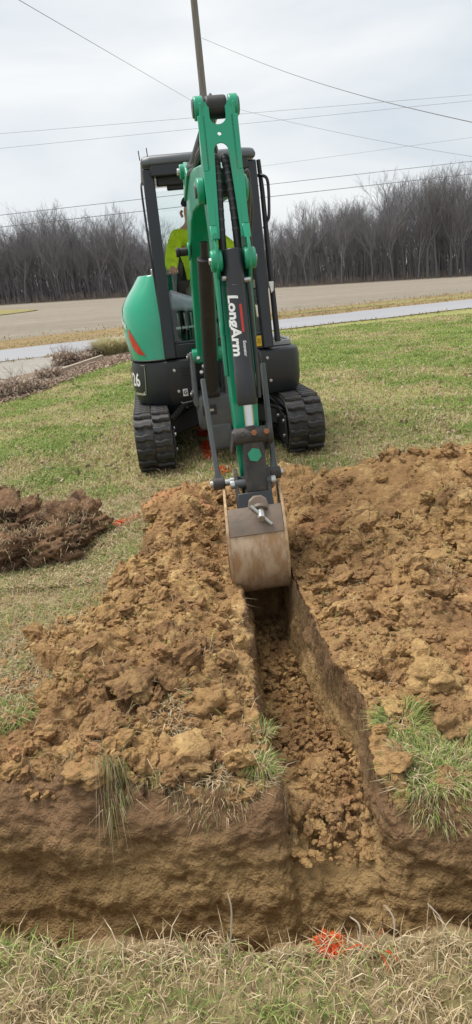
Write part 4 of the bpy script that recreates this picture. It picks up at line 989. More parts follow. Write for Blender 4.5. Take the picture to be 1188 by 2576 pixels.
skinned('collar', [(-.035, .07, 1.89), (-.035, .05, 1.965)], [(0, 1)], [.095, .085], M['navy'], OP)
skinned('knit_cap', [(-.03, .045, 2.08), (-.03, .035, 2.14), (-.03, .035, 2.19)], [(0, 1), (1, 2)], [.105, .10, .05], M['navy'], OP)
skinned('hair', [(-.03, .085, 2.0), (-.03, .085, 2.06)], [(0, 1)], [.07, .08], M['hair'], OP)
for sx in (-1, 1):
    w = MB(); w.tube([ml(-.03 + sx * .03, -.055, 2.045), ml(-.03 + sx * .03, -.065, 2.045)], .009, 8); w.build('eye', M['black'], OP)
    w = MB(); w.tube(crv([ml(-.03 + sx * .085, .03, 2.06), ml(-.03 + sx * .098, .04, 2.045), ml(-.03 + sx * .088, .03, 2.01)], 4), .012, 6); w.build('ear', M['skin'], OP)
w = MB(); w.tube([ml(-.03, -.052, 2.045), ml(-.03, -.078, 2.01), ml(-.03, -.055, 2.0)], [.008, .014, .010], 8); w.build('nose', M['skin'], OP)
w = MB(); w.tube([ml(-.055, -.055, 1.975), ml(-.03, -.062, 1.973), ml(-.005, -.055, 1.975)], .006, 6); w.build('mouth', M['skin'], OP)

# ------------------------------------------------------------------ loose soil: crumbs (stuff) and the large clods (things)
def clod_shape(sub, seed, rough=.32):
    bm = bmesh.new(); bmesh.ops.create_icosphere(bm, subdivisions=sub, radius=1.0)
    V = np.array([v.co[:] for v in bm.verts]); F = np.array([[q.index for q in f.verts] for f in bm.faces]); bm.free()
    d = fbm3(V[:, 0] * 1.3 + seed * 9.7, V[:, 1] * 1.3 + 3, V[:, 2] * 1.3, seed, 2) * rough * 1.7 + fbm3(V[:, 0] * 3.4 + seed, V[:, 1] * 3.4, V[:, 2] * 3.4, seed + 40, 4, .75) * rough * 1.5
    d = d - .22 * np.exp(-(fbm3(V[:, 0] * 2.3 + seed, V[:, 1] * 2.3, V[:, 2] * 2.3, seed + 60, 2) / .08) ** 2)
    V = V * (1 + d)[:, None]; V[:, 2] *= .78
    return V, F
def scatter_clods(name, pts, sizes, sub, label):
    shapes = [clod_shape(sub, 200 + i) for i in range(7)]; small = [clod_shape(2, 200 + i) for i in range(7)]
    Vs, Fs, Ts, off = [], [], [], 0
    pa = np.array(pts); tn = np.clip(tone_of(pa[:, 0], pa[:, 1]) * .5 + .6 * RS.rand(len(pa)) - .05, 0, 1)
    for (x, y, z), s_, t0 in zip(pts, sizes, tn):
        V, F = (shapes if s_ > .018 or sub < 3 else small)[RS.randint(7)]; a = RS.rand() * 6.28; c, sn = math.cos(a), math.sin(a)
        b = RS.rand() * 1.2 - .6
        sc = s_ * (.8 + .4 * RS.rand(3))
        v = V * sc; v = np.stack([v[:, 0] * c - v[:, 1] * sn, v[:, 0] * sn + v[:, 1] * c, v[:, 2] + v[:, 0] * b], -1)
        Vs.append(v + np.array([x, y, z + s_ * .25])); Fs.append(F + off); off += len(V); Ts.append(np.full(len(V), t0))
    V = np.concatenate(Vs)
    o = np_mesh(name, V, np.concatenate(Fs), M['soil'], False, {'turf': np.zeros(len(V)), 'wall': np.zeros(len(V)), 'tone': np.concatenate(Ts)})
    return tag(o, label, kind='stuff')
def soil_points(n, ymin=1.45, ymax=4.6, trench=.1):
    out = []
    while len(out) < n:
        y = ymin + (ymax - ymin) * RS.rand(4000) ** 1.25; x = (RS.rand(4000) - .5) * 2 * (.5 * y + .35)
        z, m, ins = dig_z(x, y)
        den = sst(-.25, .3, fbm(x * 1.7, y * 1.7, 45, 3))
        ok = (m > .5) & (x > NX0 + .1) & (x < NX1 - .1) & (y > yW(x) + .02) & (RS.rand(4000) < .25 + .75 * den) & ~ins & (np.abs(x - xL(y)) > .02) & (np.abs(x - xRr(y)) > .02)
        out += list(zip(x[ok], y[ok], z[ok]))
    return out[:n]
pts = soil_points(1000); scatter_clods('soil_lumps', pts, .012 + .042 * RS.rand(len(pts)) ** 2.6, 3, 'fist sized brown soil lumps strewn over both spoil heaps')
pts = soil_points(6500); scatter_clods('soil_crumbs', pts, .004 + .010 * RS.rand(len(pts)) ** 1.5, 1, 'small brown soil crumbs covering the dug earth')
# loose soil along the trench floor
def trench_points(n):
    y = 1.52 + 1.8 * RS.rand(n); f = .08 + .84 * RS.rand(n); x = xL(y) + (xRr(y) - xL(y)) * f
    return list(zip(x, y, floor_z(y) + .015 + .02 * RS.rand(n)))
pts = trench_points(1000); scatter_clods('trench_soil', [(a, b, c - .012) for a, b, c in pts], .004 + .016 * RS.rand(len(pts)) ** 2.2, 3, 'loose crumbled brown soil lying on the trench floor')
BIG = [(1095, 1690, .085, 'large round ochre clod at the right edge above the grass tuft'), (1005, 1765, .050, 'squat yellow-brown clod just above the right grass tuft'), (1140, 1815, .055, 'ochre clod at the right edge just beside the right grass tuft'),
       (1065, 1640, .060, 'ochre clod resting behind the large round clod at right'), (1160, 1610, .055, 'brown clod at the right edge, farther back than the large round clod'),
       (985, 1425, .060, 'rough brown clod beside the dark hollow in the right heap'), (925, 1440, .050, 'brown clod to the left of the dark hollow in the right heap'),
       (1110, 1385, .075, 'broad tan clod high on the right heap'), (1050, 1290, .060, 'brown clod below the crest of the right heap'), (1130, 1120, .055, 'brown clod on the very crest of the right heap'),
       (925, 1165, .075, 'dark red-brown clod at the far left end of the right heap'), (760, 1205, .050, 'small clod alone on the grass edge right of the bucket'),
       (330, 1715, .075, 'flat ochre slab of clay lying left of the trench'), (520, 1760, .085, 'large cracked clod on the left rim of the trench'), (350, 1760, .050, 'pale clay clod in front of the flat ochre slab'),
       (250, 1905, .080, 'broad brown clod near the lip above the hanging grass'), (480, 1890, .085, 'smooth yellow clay lump near the lip left of the trench'), (385, 1290, .045, 'orange-tinted clod at the left edge of the left heap'),
       (790, 2070, .030, 'yellow-brown clod at the mouth of the trench')]
for i, (px, py, r_, lab) in enumerate(BIG):
    q = G(px, py, .05)
    for _ in range(6):
        z, m_, ins = dig_z([q.x], [q.y]); q = G(px, py, float(z[0]) + r_ * .3)
    V, F = clod_shape(4, 300 + i, .36); a = i * 1.7; c, sn = math.cos(a), math.sin(a); flat = .55 if 'flat' in lab or 'smooth' in lab or 'broad' in lab else .85
    V = V * np.array([r_ * 1.15, r_ * .95, r_ * flat]); V = np.stack([V[:, 0] * c - V[:, 1] * sn, V[:, 0] * sn + V[:, 1] * c, V[:, 2]], -1)
    wx_ = V + np.array([q.x, q.y, 0]); V = V + .012 * np.sign(V) * 0 + V / r_ * (.010 * fbm3(V[:, 0] * 45 + i, V[:, 1] * 45, V[:, 2] * 45, 77, 3, .6))[:, None]
    V = V + np.array([q.x, q.y, float(z[0]) + r_ * .02])
    o = np_mesh('soil_clod', V, F, M['soil'], True, {'turf': np.zeros(len(V)), 'wall': np.full(len(V), .0), 'tone': np.full(len(V), .2 if 'dark' in lab else .86 if ('ochre' in lab or 'yellow' in lab) else .6)})
    tag(o, lab, 'clod', 'large clods on the dug earth')

# ------------------------------------------------------------------ grass
def blades(name, P0, h, wd, az, lean, cols, label=None, droop=0.25, parent=None):
    n = len(P0); dx, dy = np.cos(az), np.sin(az); sx, sy = -dy, dx
    mid = P0 + np.stack([dx * lean * .45 * h, dy * lean * .45 * h, h * .6], -1)
    tipp = P0 + np.stack([dx * lean * h * 1.1, dy * lean * h * 1.1, h * (1 - droop * np.abs(lean))], -1)
    sd_ = np.stack([sx, sy, np.zeros(n)], -1) * (wd / 2)[:, None]
    V = np.stack([P0 - sd_, P0 + sd_, mid + sd_ * .8, mid - sd_ * .8, tipp], 1).reshape(-1, 3)
    b = np.arange(n)[:, None] * 5
    Q = b + np.array([[0, 1, 2, 3]]); T = b + np.array([[3, 2, 4]])
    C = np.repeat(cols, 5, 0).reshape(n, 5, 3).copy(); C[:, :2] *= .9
    o = np_mesh(name, V, [Q, T], M['blade'], False, cols=C.reshape(-1, 3), parent=parent)
    return tag(o, label, kind='stuff') if parent is None else o
GR = np.array([[.235, .335, .085], [.335, .415, .125], [.155, .25, .065], [.42, .455, .16]]); STW = np.array([[.58, .46, .29], [.48, .37, .21], [.66, .55, .38], [.38, .28, .16]])
def dryness(x, y):
    return np.clip(.38 + 1.25 * fbm(x * .7, y * .7, 301, 3) + 1.1 * fbm(x * 2.4, y * 2.4, 305, 3), .03, 1)
def grass_cols(d, n):
    st = RS.rand(n) < d
    c = np.where(st[:, None], STW[RS.randint(0, 4, n)], GR[RS.randint(0, 4, n)]); return c * (.75 + .5 * RS.rand(n, 1))
# mown lawn from the dig to the road
n = 380000; y = 3.3 + 15.0 * RS.rand(n) ** 1.9; x = (RS.rand(n) - .5) * 2 * (.39 * y + .9)
near = (x > NX0) & (x < NX1) & (y < NY1)
z = np.where(near, 0, zland(x, y)); zz, mm_ = ground_top(np.where(near, x, 0), np.where(near, y, 4.9)); z = np.where(near, zz, z)
rd = (x - RO.x) * RN.x + (y - RO.y) * RN.y
BED = [tuple(G(a, b)[:2]) for a, b in ((-600, 1170), (-200, 1062), (100, 978), (335, 903), (345, 880), (-600, 905))]
ok = ~(near & (mm_ > .5)) & (rd < -.1) & ~in_poly(x, y, BED); x, y, z = x[ok], y[ok], z[ok]; n = len(x)
d = dryness(x, y) * .85
kp = RS.rand(n) < np.clip(1.35 - .9 * dryness(x, y), .25, 1); x, y, z, d = x[kp], y[kp], z[kp], d[kp]; n = len(x)
d = np.clip(d + .45 * np.exp(-((y - 4.6) / .5) ** 2) * (fbm(x * 2.5, y * 2.5, 309, 3) > .05), 0, 1)
h = (.022 + .03 * RS.rand(n)) * (1 + .6 * (fbm(x * 1.5, y * 1.5, 311, 2) > .2)); wd = (.0035 + .0008 * y) * (.7 + .6 * RS.rand(n))
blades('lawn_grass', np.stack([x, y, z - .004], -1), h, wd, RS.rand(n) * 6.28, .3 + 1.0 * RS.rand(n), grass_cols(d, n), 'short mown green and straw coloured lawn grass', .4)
# rough straw-and-green turf left on the near ground beside the dig
n = 150000; y = 1.25 + 3.4 * RS.rand(n); x = (RS.rand(n) - .5) * 2 * (.46 * y + .8); x = np.clip(x, NX0 + .05, NX1 - .05)
z, m_, ins = dig_z(x, y); ok = (m_ < .5) & ~ins & (y > yW(x) + .0); x, y, z = x[ok], y[ok], z[ok]; n = len(x)
gp_ = sst(-.05, .35, fbm(x * 3.2, y * 3.2, 321, 3)); right = (x > .3); d = np.clip(.99 - .35 * gp_ * (y > 2.0) - .50 * right, .05, 1)
h = (.018 + .030 * RS.rand(n)) * (1 + .5 * gp_); wd = .0022 + .0014 * RS.rand(n)
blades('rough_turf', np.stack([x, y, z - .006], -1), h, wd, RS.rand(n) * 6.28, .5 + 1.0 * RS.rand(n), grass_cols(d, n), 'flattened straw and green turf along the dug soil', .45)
# sparse straw bits on the bare soil
n = 2200; pts = np.array(soil_points(n, 1.5, 4.5)); blades('straw_litter', pts + np.array([0, 0, .004]), .012 + .035 * RS.rand(n), .0016 + .0010 * RS.rand(n), RS.rand(n) * 6.28, 1.6 + 1.5 * RS.rand(n), grass_cols(np.full(n, .8), n), 'stray straw and roots on the dug soil', .30)

# tufts: long blades, some hanging over the lip
def tuft(name, px, py, r_, n, hl, dry, label, hang=None, z=0.0, ex=1.0):
    q = G(px, py, z)
    if hang is not None and hang >= .45: q.y = float(yW(np.array([q.x]))[0]) - (.012 if hang > .7 else -r_ * .3)
    a = RS.rand(n) * 6.28; rr = r_ * np.sqrt(RS.rand(n)); x = q.x + np.cos(a) * rr * ex; y = q.y + np.sin(a) * rr / ex ** .3
    zt, m_ = ground_top(x, y); zt = np.where(y < yW(x), -.01 - (yW(x) - y) * .9, zt)
    P0 = np.stack([x, y, zt - .005], -1); h = hl * .55 * (.35 + .9 * RS.rand(n)); w_ = .0014 + .0014 * RS.rand(n)
    az = np.arctan2(np.sin(a) + .3 * RS.randn(n), np.cos(a) + .3 * RS.randn(n)); lean = .5 + 1.0 * RS.rand(n); dr = np.full(n, .4)
    if hang is not None:
        hm = RS.rand(n) < hang; az = np.where(hm, -1.57 + .5 * RS.randn(n), az); lean = np.where(hm, .6 + .5 * RS.rand(n), lean); dr = np.where(hm, 1.9 + .9 * RS.rand(n), dr)
    return blades(name, P0, h, w_, az, lean, grass_cols(np.full(n, dry), n), label, dr)
tuft('grass_tuft', 1095, 1960, .135, 2200, .085, .48, 'long green grass tuft at the right lip of the dig', .30, 0, 1.0)
tuft('grass_tuft', 1010, 1835, .08, 1000, .085, .12, 'swirl of dark green grass on the right rim of the trench', None)
tuft('grass_tuft', 1170, 1925, .12, 1500, .08, .2, 'bright green grass at the right edge of the dig', None)
tuft('grass_tuft', 1075, 2030, .05, 220, .10, .5, 'green and straw grass hanging over the right lip', .6)
tuft('grass_tuft', 285, 2020, .040, 340, .17, .62, 'green and straw tuft hanging down the cut bank at left', .92)
tuft('grass_tuft', 180, 1985, .09, 460, .07, .93, 'straw fringe along the lip at the far left', .7, 0, 1.7)
tuft('grass_tuft', 560, 1985, .11, 800, .09, .9, 'pale straw fringe on the lip left of the trench', .45, 0, 1.6)
tuft('grass_tuft', 655, 1940, .045, 500, .08, .2, 'green tuft on the left corner of the trench mouth', .3)
tuft('grass_tuft', 430, 1785, .065, 420, .06, .35, 'sparse green tuft in the soil left of the trench', None)
tuft('grass_tuft', 395, 1950, .045, 260, .08, .5, 'wispy tuft at the left end of the straw fringe', .2)
tuft('grass_tuft', 660, 1855, .04, 200, .06, .4, 'small tuft on the left trench rim behind the corner tuft', None)
tuft('grass_tuft', 30, 1825, .09, 1300, .06, .05, 'bright green grass patch at the left edge', None)
tuft('grass_tuft', 190, 1450, .20, 2600, .055, .08, 'fresh green grass in front of the turned sod heap', None)
tuft('grass_tuft', 35, 1700, .07, 700, .05, .2, 'small green patch among dead grass at left', None)
tuft('grass_tuft', 840, 1200, .25, 2200, .045, .12, 'green grass between the bucket and the right heap', None, 0, 1.5)
tuft('grass_tuft', 1095, 1365, .035, 260, .05, .15, 'small green sod scrap on the right heap', None)
# near bank, at the photographer's feet
n = 40000; x = (RS.rand(n) - .5) * 3.6; y = yN(x) - .03 - .9 * RS.rand(n) ** 1.3; z = turf_h(x, y)
blades('near_bank_grass', np.stack([x, y, z - .005], -1), .02 + .05 * RS.rand(n) ** 2.5, .002 + .0012 * RS.rand(n), RS.rand(n) * 6.28, .3 + 1.1 * RS.rand(n), grass_cols(np.clip(.75 + .8 * fbm(x * 3, y * 3, 331, 2), .1, 1), n), 'straw and green grass on the near bank of the cross trench', .4)
def stems(lst, label):
    for px, py0, px1, py1 in lst: pass
for i, (x0, y0, x1, y1, lab) in enumerate(((571, 2345, 573, 2245, 'single upright straw stem on the near bank'), (1120, 2345, 1075, 2272, 'arching pale stem at the right of the near bank'), (990, 2345, 968, 2275, 'leaning straw stem right of the painted grass'), (905, 2345, 880, 2305, 'short pale stem beside the painted grass'))):
    a_ = AT(x0, y0 + 45, 1.11); b_ = AT(x1, y1, 1.16); c_ = (a_ + b_) / 2 + Vector((.012, 0, .02)); w = MB(); a_.z = 0; w.tube(crv([a_, c_, b_], 5), [.0022] * 6 + [.0018] * 4 + [.0008], 5)
    tag(w.build('straw_stem', M['timber'], None), lab, 'stem', 'stems on the near bank')
# orange marking paint: sprayed grass
def painted(px, py, r_, n, label, ex=1.0, near=False, hl=.03, dirx=0):
    q = G(px, py, .0); a = RS.rand(n) * 6.28; rr = r_ * np.sqrt(RS.rand(n)); x = q.x + np.cos(a) * rr; y = q.y + np.sin(a) * rr * ex + 0; x = x + (y - q.y) * dirx
    z = np.where(y > NY1, zland(x, y), 0); zt, m_ = ground_top(np.clip(x, NX0, NX1), np.clip(y, NY0, NY1)); z = np.where(y > NY1, z, zt)
    if near: z = turf_h(x, y) + 0
    c = np.tile(np.array([[.70, .10, .025] if near else [.80, .085, .015]]), (n, 1)) * (.55 + .6 * RS.rand(n, 1))
    return blades('marking_paint', np.stack([x, y, z], -1), hl * (.6 + .8 * RS.rand(n)), .003 + .004 * RS.rand(n) + .003 * (not near), RS.rand(n) * 6.28, (1.7 + .7 * RS.rand(n)) if near else (.4 + 1.2 * RS.rand(n)), c, label, .4)
painted(527, 1135, .035, 1500, 'orange marking paint sprayed on grass in front of the excavator', 9, dirx=-.06, hl=.05)
painted(512, 1085, .06, 500, 'orange marking paint under the excavator', 5, hl=.045)
painted(308, 1332, .022, 130, 'single orange paint fleck on the lawn left of the heap', hl=.045)
painted(560, 1185, .06, 160, 'orange paint flecks on the soil edge under the arm', 2)
painted(828, 2372, .024, 320, 'orange painted grass clump on the near bank', .6, True, .011)
painted(388, 1297, .05, 90, 'orange paint flecks on the soil at the left end of the left heap', .6, hl=.02)
painted(345, 1330, .02, 50, 'tiny orange paint fleck nearer the left heap', hl=.04)
painted(944, 2380, .003, 6, 'orange painted blade right of the painted clump', 1, True, .03)

# ------------------------------------------------------------------ turned sod heap at the left
def sod(px, py, size, seed, label, rz=0, dark=.0):
    size = tuple(q_ * .86 for q_ in size); q = G(px, py, 0.0); V, F = clod_shape(5, seed, .40)
    c, sn = math.cos(rz), math.sin(rz); V = V * np.array(size); V = np.stack([V[:, 0] * c - V[:, 1] * sn, V[:, 0] * sn + V[:, 1] * c, V[:, 2]], -1)
    V = V * np.array([1, 1, 1.25]) * (1 + .22 * fbm3(V[:, 0] * 9, V[:, 1] * 9, V[:, 2] * 9, seed, 5, .85))[:, None] + np.array([q.x, q.y, size[2] * .55])
    nn = np.zeros_like(V); fn = np.cross(V[F[:, 1]] - V[F[:, 0]], V[F[:, 2]] - V[F[:, 0]])
    for k in range(3): np.add.at(nn, F[:, k], fn)
    nn /= np.linalg.norm(nn, axis=1, keepdims=True) + 1e-9
    o = np_mesh('sod_lump', V, F, M['sod'], True); tag(o, label, 'sod', 'turned sod heap on the lawn')
    # roots and straw growing out of it: a part
    n = 420; i = RS.randint(0, len(V), n * 3); i = i[nn[i, 2] > -.35][:n]; n = len(i); P0 = V[i]; az = np.arctan2(nn[i, 1], nn[i, 0]) + .5 * RS.randn(n)
    h = .015 + .045 * RS.rand(n); lean = .5 + 1.2 * (1 - nn[i, 2]); blades('root_mat', P0, h, .003 + .002 * RS.rand(n), az, lean, grass_cols(np.full(n, .9), n) * .9, None, .6, parent=o)['kind'] = 'stuff'
    return o
M['sod'] = pm('dark_topsoil', (.20, .12, .07), (.30, .18, .105), 7, rough=.95, bump=1, bscale=28, bdist=.05, dirt=(.085, .05, .035), dscale=6, dthr=(.48, .62), spec=.1)
sod(200, 1350, (.20, .22, .15), 401, 'shaggy straw covered sod lump at the right end of the sod heap')
sod(120, 1400, (.26, .18, .15), 402, 'dark hollowed sod slab in the middle front of the sod heap', .2)
sod(40, 1345, (.28, .25, .17), 403, 'reddish brown sod lump in the middle of the sod heap', .6)
sod(10, 1290, (.14, .13, .17), 404, 'dark upright sod lump at the back of the sod heap')
sod(15, 1430, (.22, .16, .14), 405, 'brown sod lump at the left edge in front of the heap', .3)
sod(-60, 1390, (.26, .24, .17), 406, 'sod lump cut off by the left picture edge')
sod(165, 1595, (.10, .08, .035), 407, 'flat dark scrap of topsoil among dead grass left of the trench', .4)
sod(105, 1690, (.07, .05, .03), 408, 'small dark hole-like topsoil scrap at the left', .1)

# ------------------------------------------------------------------ pole and overhead wires
PY = 27.0
pb = AT(552, 800, PY); ptop = AT(500, 115, PY); pmid = AT(513, 250, PY)
base = Vector((pmid.x, PY, float(zland(pmid.x, PY)) - .05)); top_ = Vector((pmid.x, PY, 12.8))
UP = root('utility_pole', tuple(base), 'weathered grey utility pole behind the excavator arm', 'utility pole')
w = MB(); w.tube([base, (base + top_) / 2, top_], [.15, .13, .11], 12); w.build('pole_shaft', M['pole'], UP, smooth=60)
bk = AT(530, 245, PY - .2); w = MB(); w.cyl(bk, Vector((base.x, PY, bk.z)), .012, 6); w.tube([bk, bk + Vector((0, 0, .06)), bk + Vector((0, 0, .13))], [.02, .075, .03], 10); w.build('side_insulator', M['grey'], UP)
def wire(a, b, sag, r_, label, n=40):
    a = Vector(a); b = Vector(b); pts = []
    for i in range(n + 1): t = i / n; p = a.lerp(b, t); p.z -= 4 * sag * t * (1 - t); pts.append(p)
    w = MB(); w.tube(pts, r_, 5); tag(w.build('overhead_wire', M['wire'], None, smooth=60), label, 'wire', 'overhead wires')
def ext(p, q, k0, k1): d = q - p; return p - d * k0, q + d * k1
def wire2(x0, y0, x1, y1, Y0, Y1, r_, label, k=.6, sag=0.0):
    a, b = ext(AT(x0, y0, Y0), AT(x1, y1, Y1), k, k); wire(a, b, sag, r_, label)
wire2(0, 541, 1188, 405, 26.5, 30, .009, 'dark lower roadside wire crossing the whole sky, upper of the close pair')
wire2(0, 571, 1188, 437, 26.5, 30, .0105, 'dark lower roadside wire crossing the whole sky, lower of the close pair')
wire2(0, 336, 1188, 238, 27, 27.5, .0045, 'thin high wire crossing left to right, level with the arm top')
wire2(0, 373, 870, 285, 27, 27.5, .0045, 'thin high wire just below the highest one at left')
wire2(680, 415, 1188, 345, 40, 40, .005, 'faint distant wire right of the cab roof', .3)
w = MB(); w.tube(crv([AT(510, 96, PY), AT(680, 166, 20), AT(878, 231, 15), AT(1188, 307, 10.5), AT(1600, 380, 8)], 14), .0065, 5); tag(w.build('overhead_wire', M['wire'], None, smooth=60), 'thick dark service cable in the upper right corner', 'wire', 'overhead wires')
a_ = Vector((base.x, PY - .15, pmid.z - .3)); b_ = AT(1188, 366, 22); a0, b0 = a_, b_ + (b_ - a_) * .8; wire(AT(592, 272, PY - .3), b0, .35, .0045, 'thin wire falling to the right from behind the arm top')
wire(ext(AT(445, 231, 22), AT(505, 266, PY), 22, 0)[0], AT(505, 266, PY), .0, .004, 'thin wire falling from the upper left to the pole')
wire(AT(503, 160, PY - .2), AT(500, 760, PY - 1.4), .0, .008, 'thin guy wire beside the pole')

# ------------------------------------------------------------------ far wood
def tree_segs(seed, H, spread=.34, levels=5):
    rnd = random.Random(seed); tr, cr = [], []
    def grow(p, d, L, r, lev):
        nseg = 3 if lev < 3 else 2; pts = [p]; q = p.copy(); dd = d.copy()
        for i in range(nseg):
            dd = (dd + Vector((rnd.uniform(-1, 1), rnd.uniform(-1, 1), rnd.uniform(-.1, .6))) * (.10 if lev == 0 else .20)).normalized(); q2 = q + dd * (L / nseg)
            r2 = r * (1 - .28 * (1 if lev else .8) * (i + 1) / nseg)
            (tr if lev == 0 else cr).append((q.copy(), q2.copy(), r * (1 - .28 * i / nseg), r2, lev)); q = q2; pts.append(q.copy())
        if lev >= levels: return
        nb = (8 if lev == 0 else 4 if lev < 3 else 3)
        for i in range(nb):
            t = (.42 + .58 * (i + .5) / nb) if lev == 0 else (.30 + .7 * (i + .6) / nb)
            k = min(int(t * nseg), nseg - 1); f = t * nseg - k; bp = pts[k].lerp(pts[k + 1], f)
            an = rnd.uniform(0, 6.28) ; sp = rnd.uniform(.35, .75) if lev else rnd.uniform(.4, .8)
            ort = dd.orthogonal().normalized(); o2 = dd.cross(ort); nd = (dd * math.cos(sp) + (ort * math.cos(an) + o2 * math.sin(an)) * math.sin(sp) + Vector((0, 0, .25))).normalized()
            grow(bp, nd, L * (rnd.uniform(.42, .62) if lev == 0 else rnd.uniform(.5, .72)), max(r * rnd.uniform(.38, .55), .0075), lev + 1)
    grow(Vector((0, 0, -.2)), Vector((0, 0, 1)), H * .78, H * .0125, 0)
    zm = max(max(q[0].z, q[1].z) for q in tr + cr); k_ = H / zm
    f_ = lambda L_: [(a * k_, b * k_, r0 * k_ ** .5, r1 * k_ ** .5, lev) for a, b, r0, r1, lev in L_]
    return f_(tr), f_(cr)
def seg_mesh(name, segs, mat, n=4, nmin=3):
    vs = []; fs = []
    for a, b, r0, r1, lev in segs:
        t = (b - a).normalized(); o1 = t.orthogonal().normalized(); o2 = t.cross(o1); k = 6 if lev == 0 else nmin; b0 = len(vs)
        for c_, r_ in ((a, r0), (b, r1)):
            for i in range(k): an = 6.283 * i / k; q = c_ + (o1 * math.cos(an) + o2 * math.sin(an)) * r_; vs.append((q.x, q.y, q.z))
        for i in range(k): fs.append((b0 + i, b0 + (i + 1) % k, b0 + k + (i + 1) % k, b0 + k + i))
    me = bpy.data.meshes.new(name); me.from_pydata(vs, [], fs); me.materials.append(mat); return me
TREES = []
for i in range(8):
    tr, cr = tree_segs(900 + i, 12.0, levels=5)
    TREES.append((seg_mesh('trunk', tr, M['bark']), seg_mesh('crown', cr, M['twig'])))
EDGE = 100.0
def tree_at(x, y, h, k, label, group):
    z = float(zland(x, y)); o = bpy.data.objects.new('bare_tree', None); COL.objects.link(o); s_ = h / 12.0
    o.location = (x, y, z); o.scale = (s_ * random.uniform(.85, 1.1),) * 2 + (s_,); o.rotation_euler = (random.uniform(-.03, .03), random.uniform(-.03, .03), random.uniform(0, 6.28)); o.empty_display_size = .5
    tag(o, label, 'tree', group)
    for nm, me in zip(('trunk', 'crown'), TREES[k]): c = bpy.data.objects.new(nm, me); COL.objects.link(c); c.parent = o
def top_profile(x):
    """typical tree height along the edge of the wood"""
    return 10.9 + 1.8 * math.exp(-((x + 22) / 9) ** 2) + .8 * math.exp(-((x + 38) / 8) ** 2) - .8 * math.exp(-((x - 10) / 6) ** 2) + 1.0 * math.exp(-((x - 22) / 7) ** 2) - 3.4 * math.exp(-((x - 3) / 7) ** 2) + 3.6 * math.exp(-((x - 36) / 11) ** 2)
def LBL(x, row):
    where = 'far left' if x < -27 else 'left of the cab' if x < -14 else 'behind the cab' if x < 5 else 'just right of the cab' if x < 18 else 'at the right' if x < 30 else 'at the far right'
    return 'slim bare tree in the %s of the far wood, %s' % (('front row', 'second row', 'middle', 'middle', 'depth', 'depth', 'back')[row], where)
for row in range(7):
    yb = EDGE + row * 3.2
    for i in range(40):
        x = -50 + 100 * (i + random.random()) / 40
        tree_at(x, yb + random.uniform(-1.4, 1.4) + .04 * x, top_profile(x) * (random.uniform(.62, 1.12) + .22 * float(fbm(np.array([x * .13]), np.array([row * 1.0]), 401, 2)[0])), random.randrange(8), LBL(x, row), 'trees of the far wood')
for px, py, lab in ((20, 525, 'tall bare tree at the far left edge of the wood'), (290, 508, 'broad tall bare tree in the wood just left of the cab'), (985, 470, 'tall bare tree rising above the wood, left of the tallest one'), (1100, 398, 'tallest bare tree of the wood, at upper right'), (1172, 425, 'tall bare tree at the far right edge of the wood'), (760, 505, 'bare tree rising above the wood just right of the cab'), (1050, 440, 'tall bare tree just left of the tallest one'), (1135, 415, 'tall bare tree just right of the tallest one'), (1075, 425, 'slender tall tree squeezed beside the tallest one'), (1155, 445, 'slim tall tree second from the far right edge'), (930, 488, 'tall bare tree midway along the right wood'), (850, 500, 'tall bare tree between the cab and the right wood crest'), (120, 545, 'tall bare tree in the left part of the wood'), (225, 530, 'tall bare tree left of the broad one near the cab')):
    q = AT(px, py, 97.0); z0 = float(zland(q.x, 97)); tree_at(q.x, 97.0, (q.z - z0) * 1.02, random.randrange(8), lab, 'tall trees of the far wood')
# undergrowth: thin saplings and brush, one mass
def brush_mass(name, n, xr, yf, hf, rf, mat, label, fork=2):
    vs = np.zeros((n * (1 + fork), 6, 3)); fs = []
    b = 0
    A = []
    for i in range(n):
        x = RS.uniform(*xr); y = yf(x); z = float(zland(x, y)); h = hf(x); r_ = rf()
        p0 = np.array([x, y, z - .05]); p1 = p0 + np.array([RS.randn() * .07 * h, RS.randn() * .07 * h, h]); A.append((p0, p1, r_))
        for k in range(fork):
            t = RS.uniform(.3, .85); q = p0 + (p1 - p0) * t; A.append((q, q + np.array([RS.randn() * .22 * h, RS.randn() * .22 * h, h * RS.uniform(.15, .45)]), r_ * .6))
    V = []
    for p0, p1, r_ in A:
        for c, q in ((p0, r_), (p1, r_ * .4)):
            V += [c + np.array([q, 0, 0]), c + np.array([-q * .5, q * .87, 0]), c + np.array([-q * .5, -q * .87, 0])]
    b = np.arange(len(A))[:, None] * 6; F = np.concatenate([b + np.array([[i, (i + 1) % 3, 3 + (i + 1) % 3, 3 + i]]) for i in range(3)])
    return tag(np_mesh(name, np.array(V), F, mat, False), label, kind='stuff')
brush_mass('undergrowth', 9500, (-52, 52), lambda x: EDGE - 1 + 24 * RS.rand() + .04 * x, lambda x: 1.5 + top_profile(x) * .62 * RS.rand() ** 1.3, lambda: .02 + .03 * RS.rand(), M['twig'], 'grey-brown brush and saplings filling the far wood', 3)

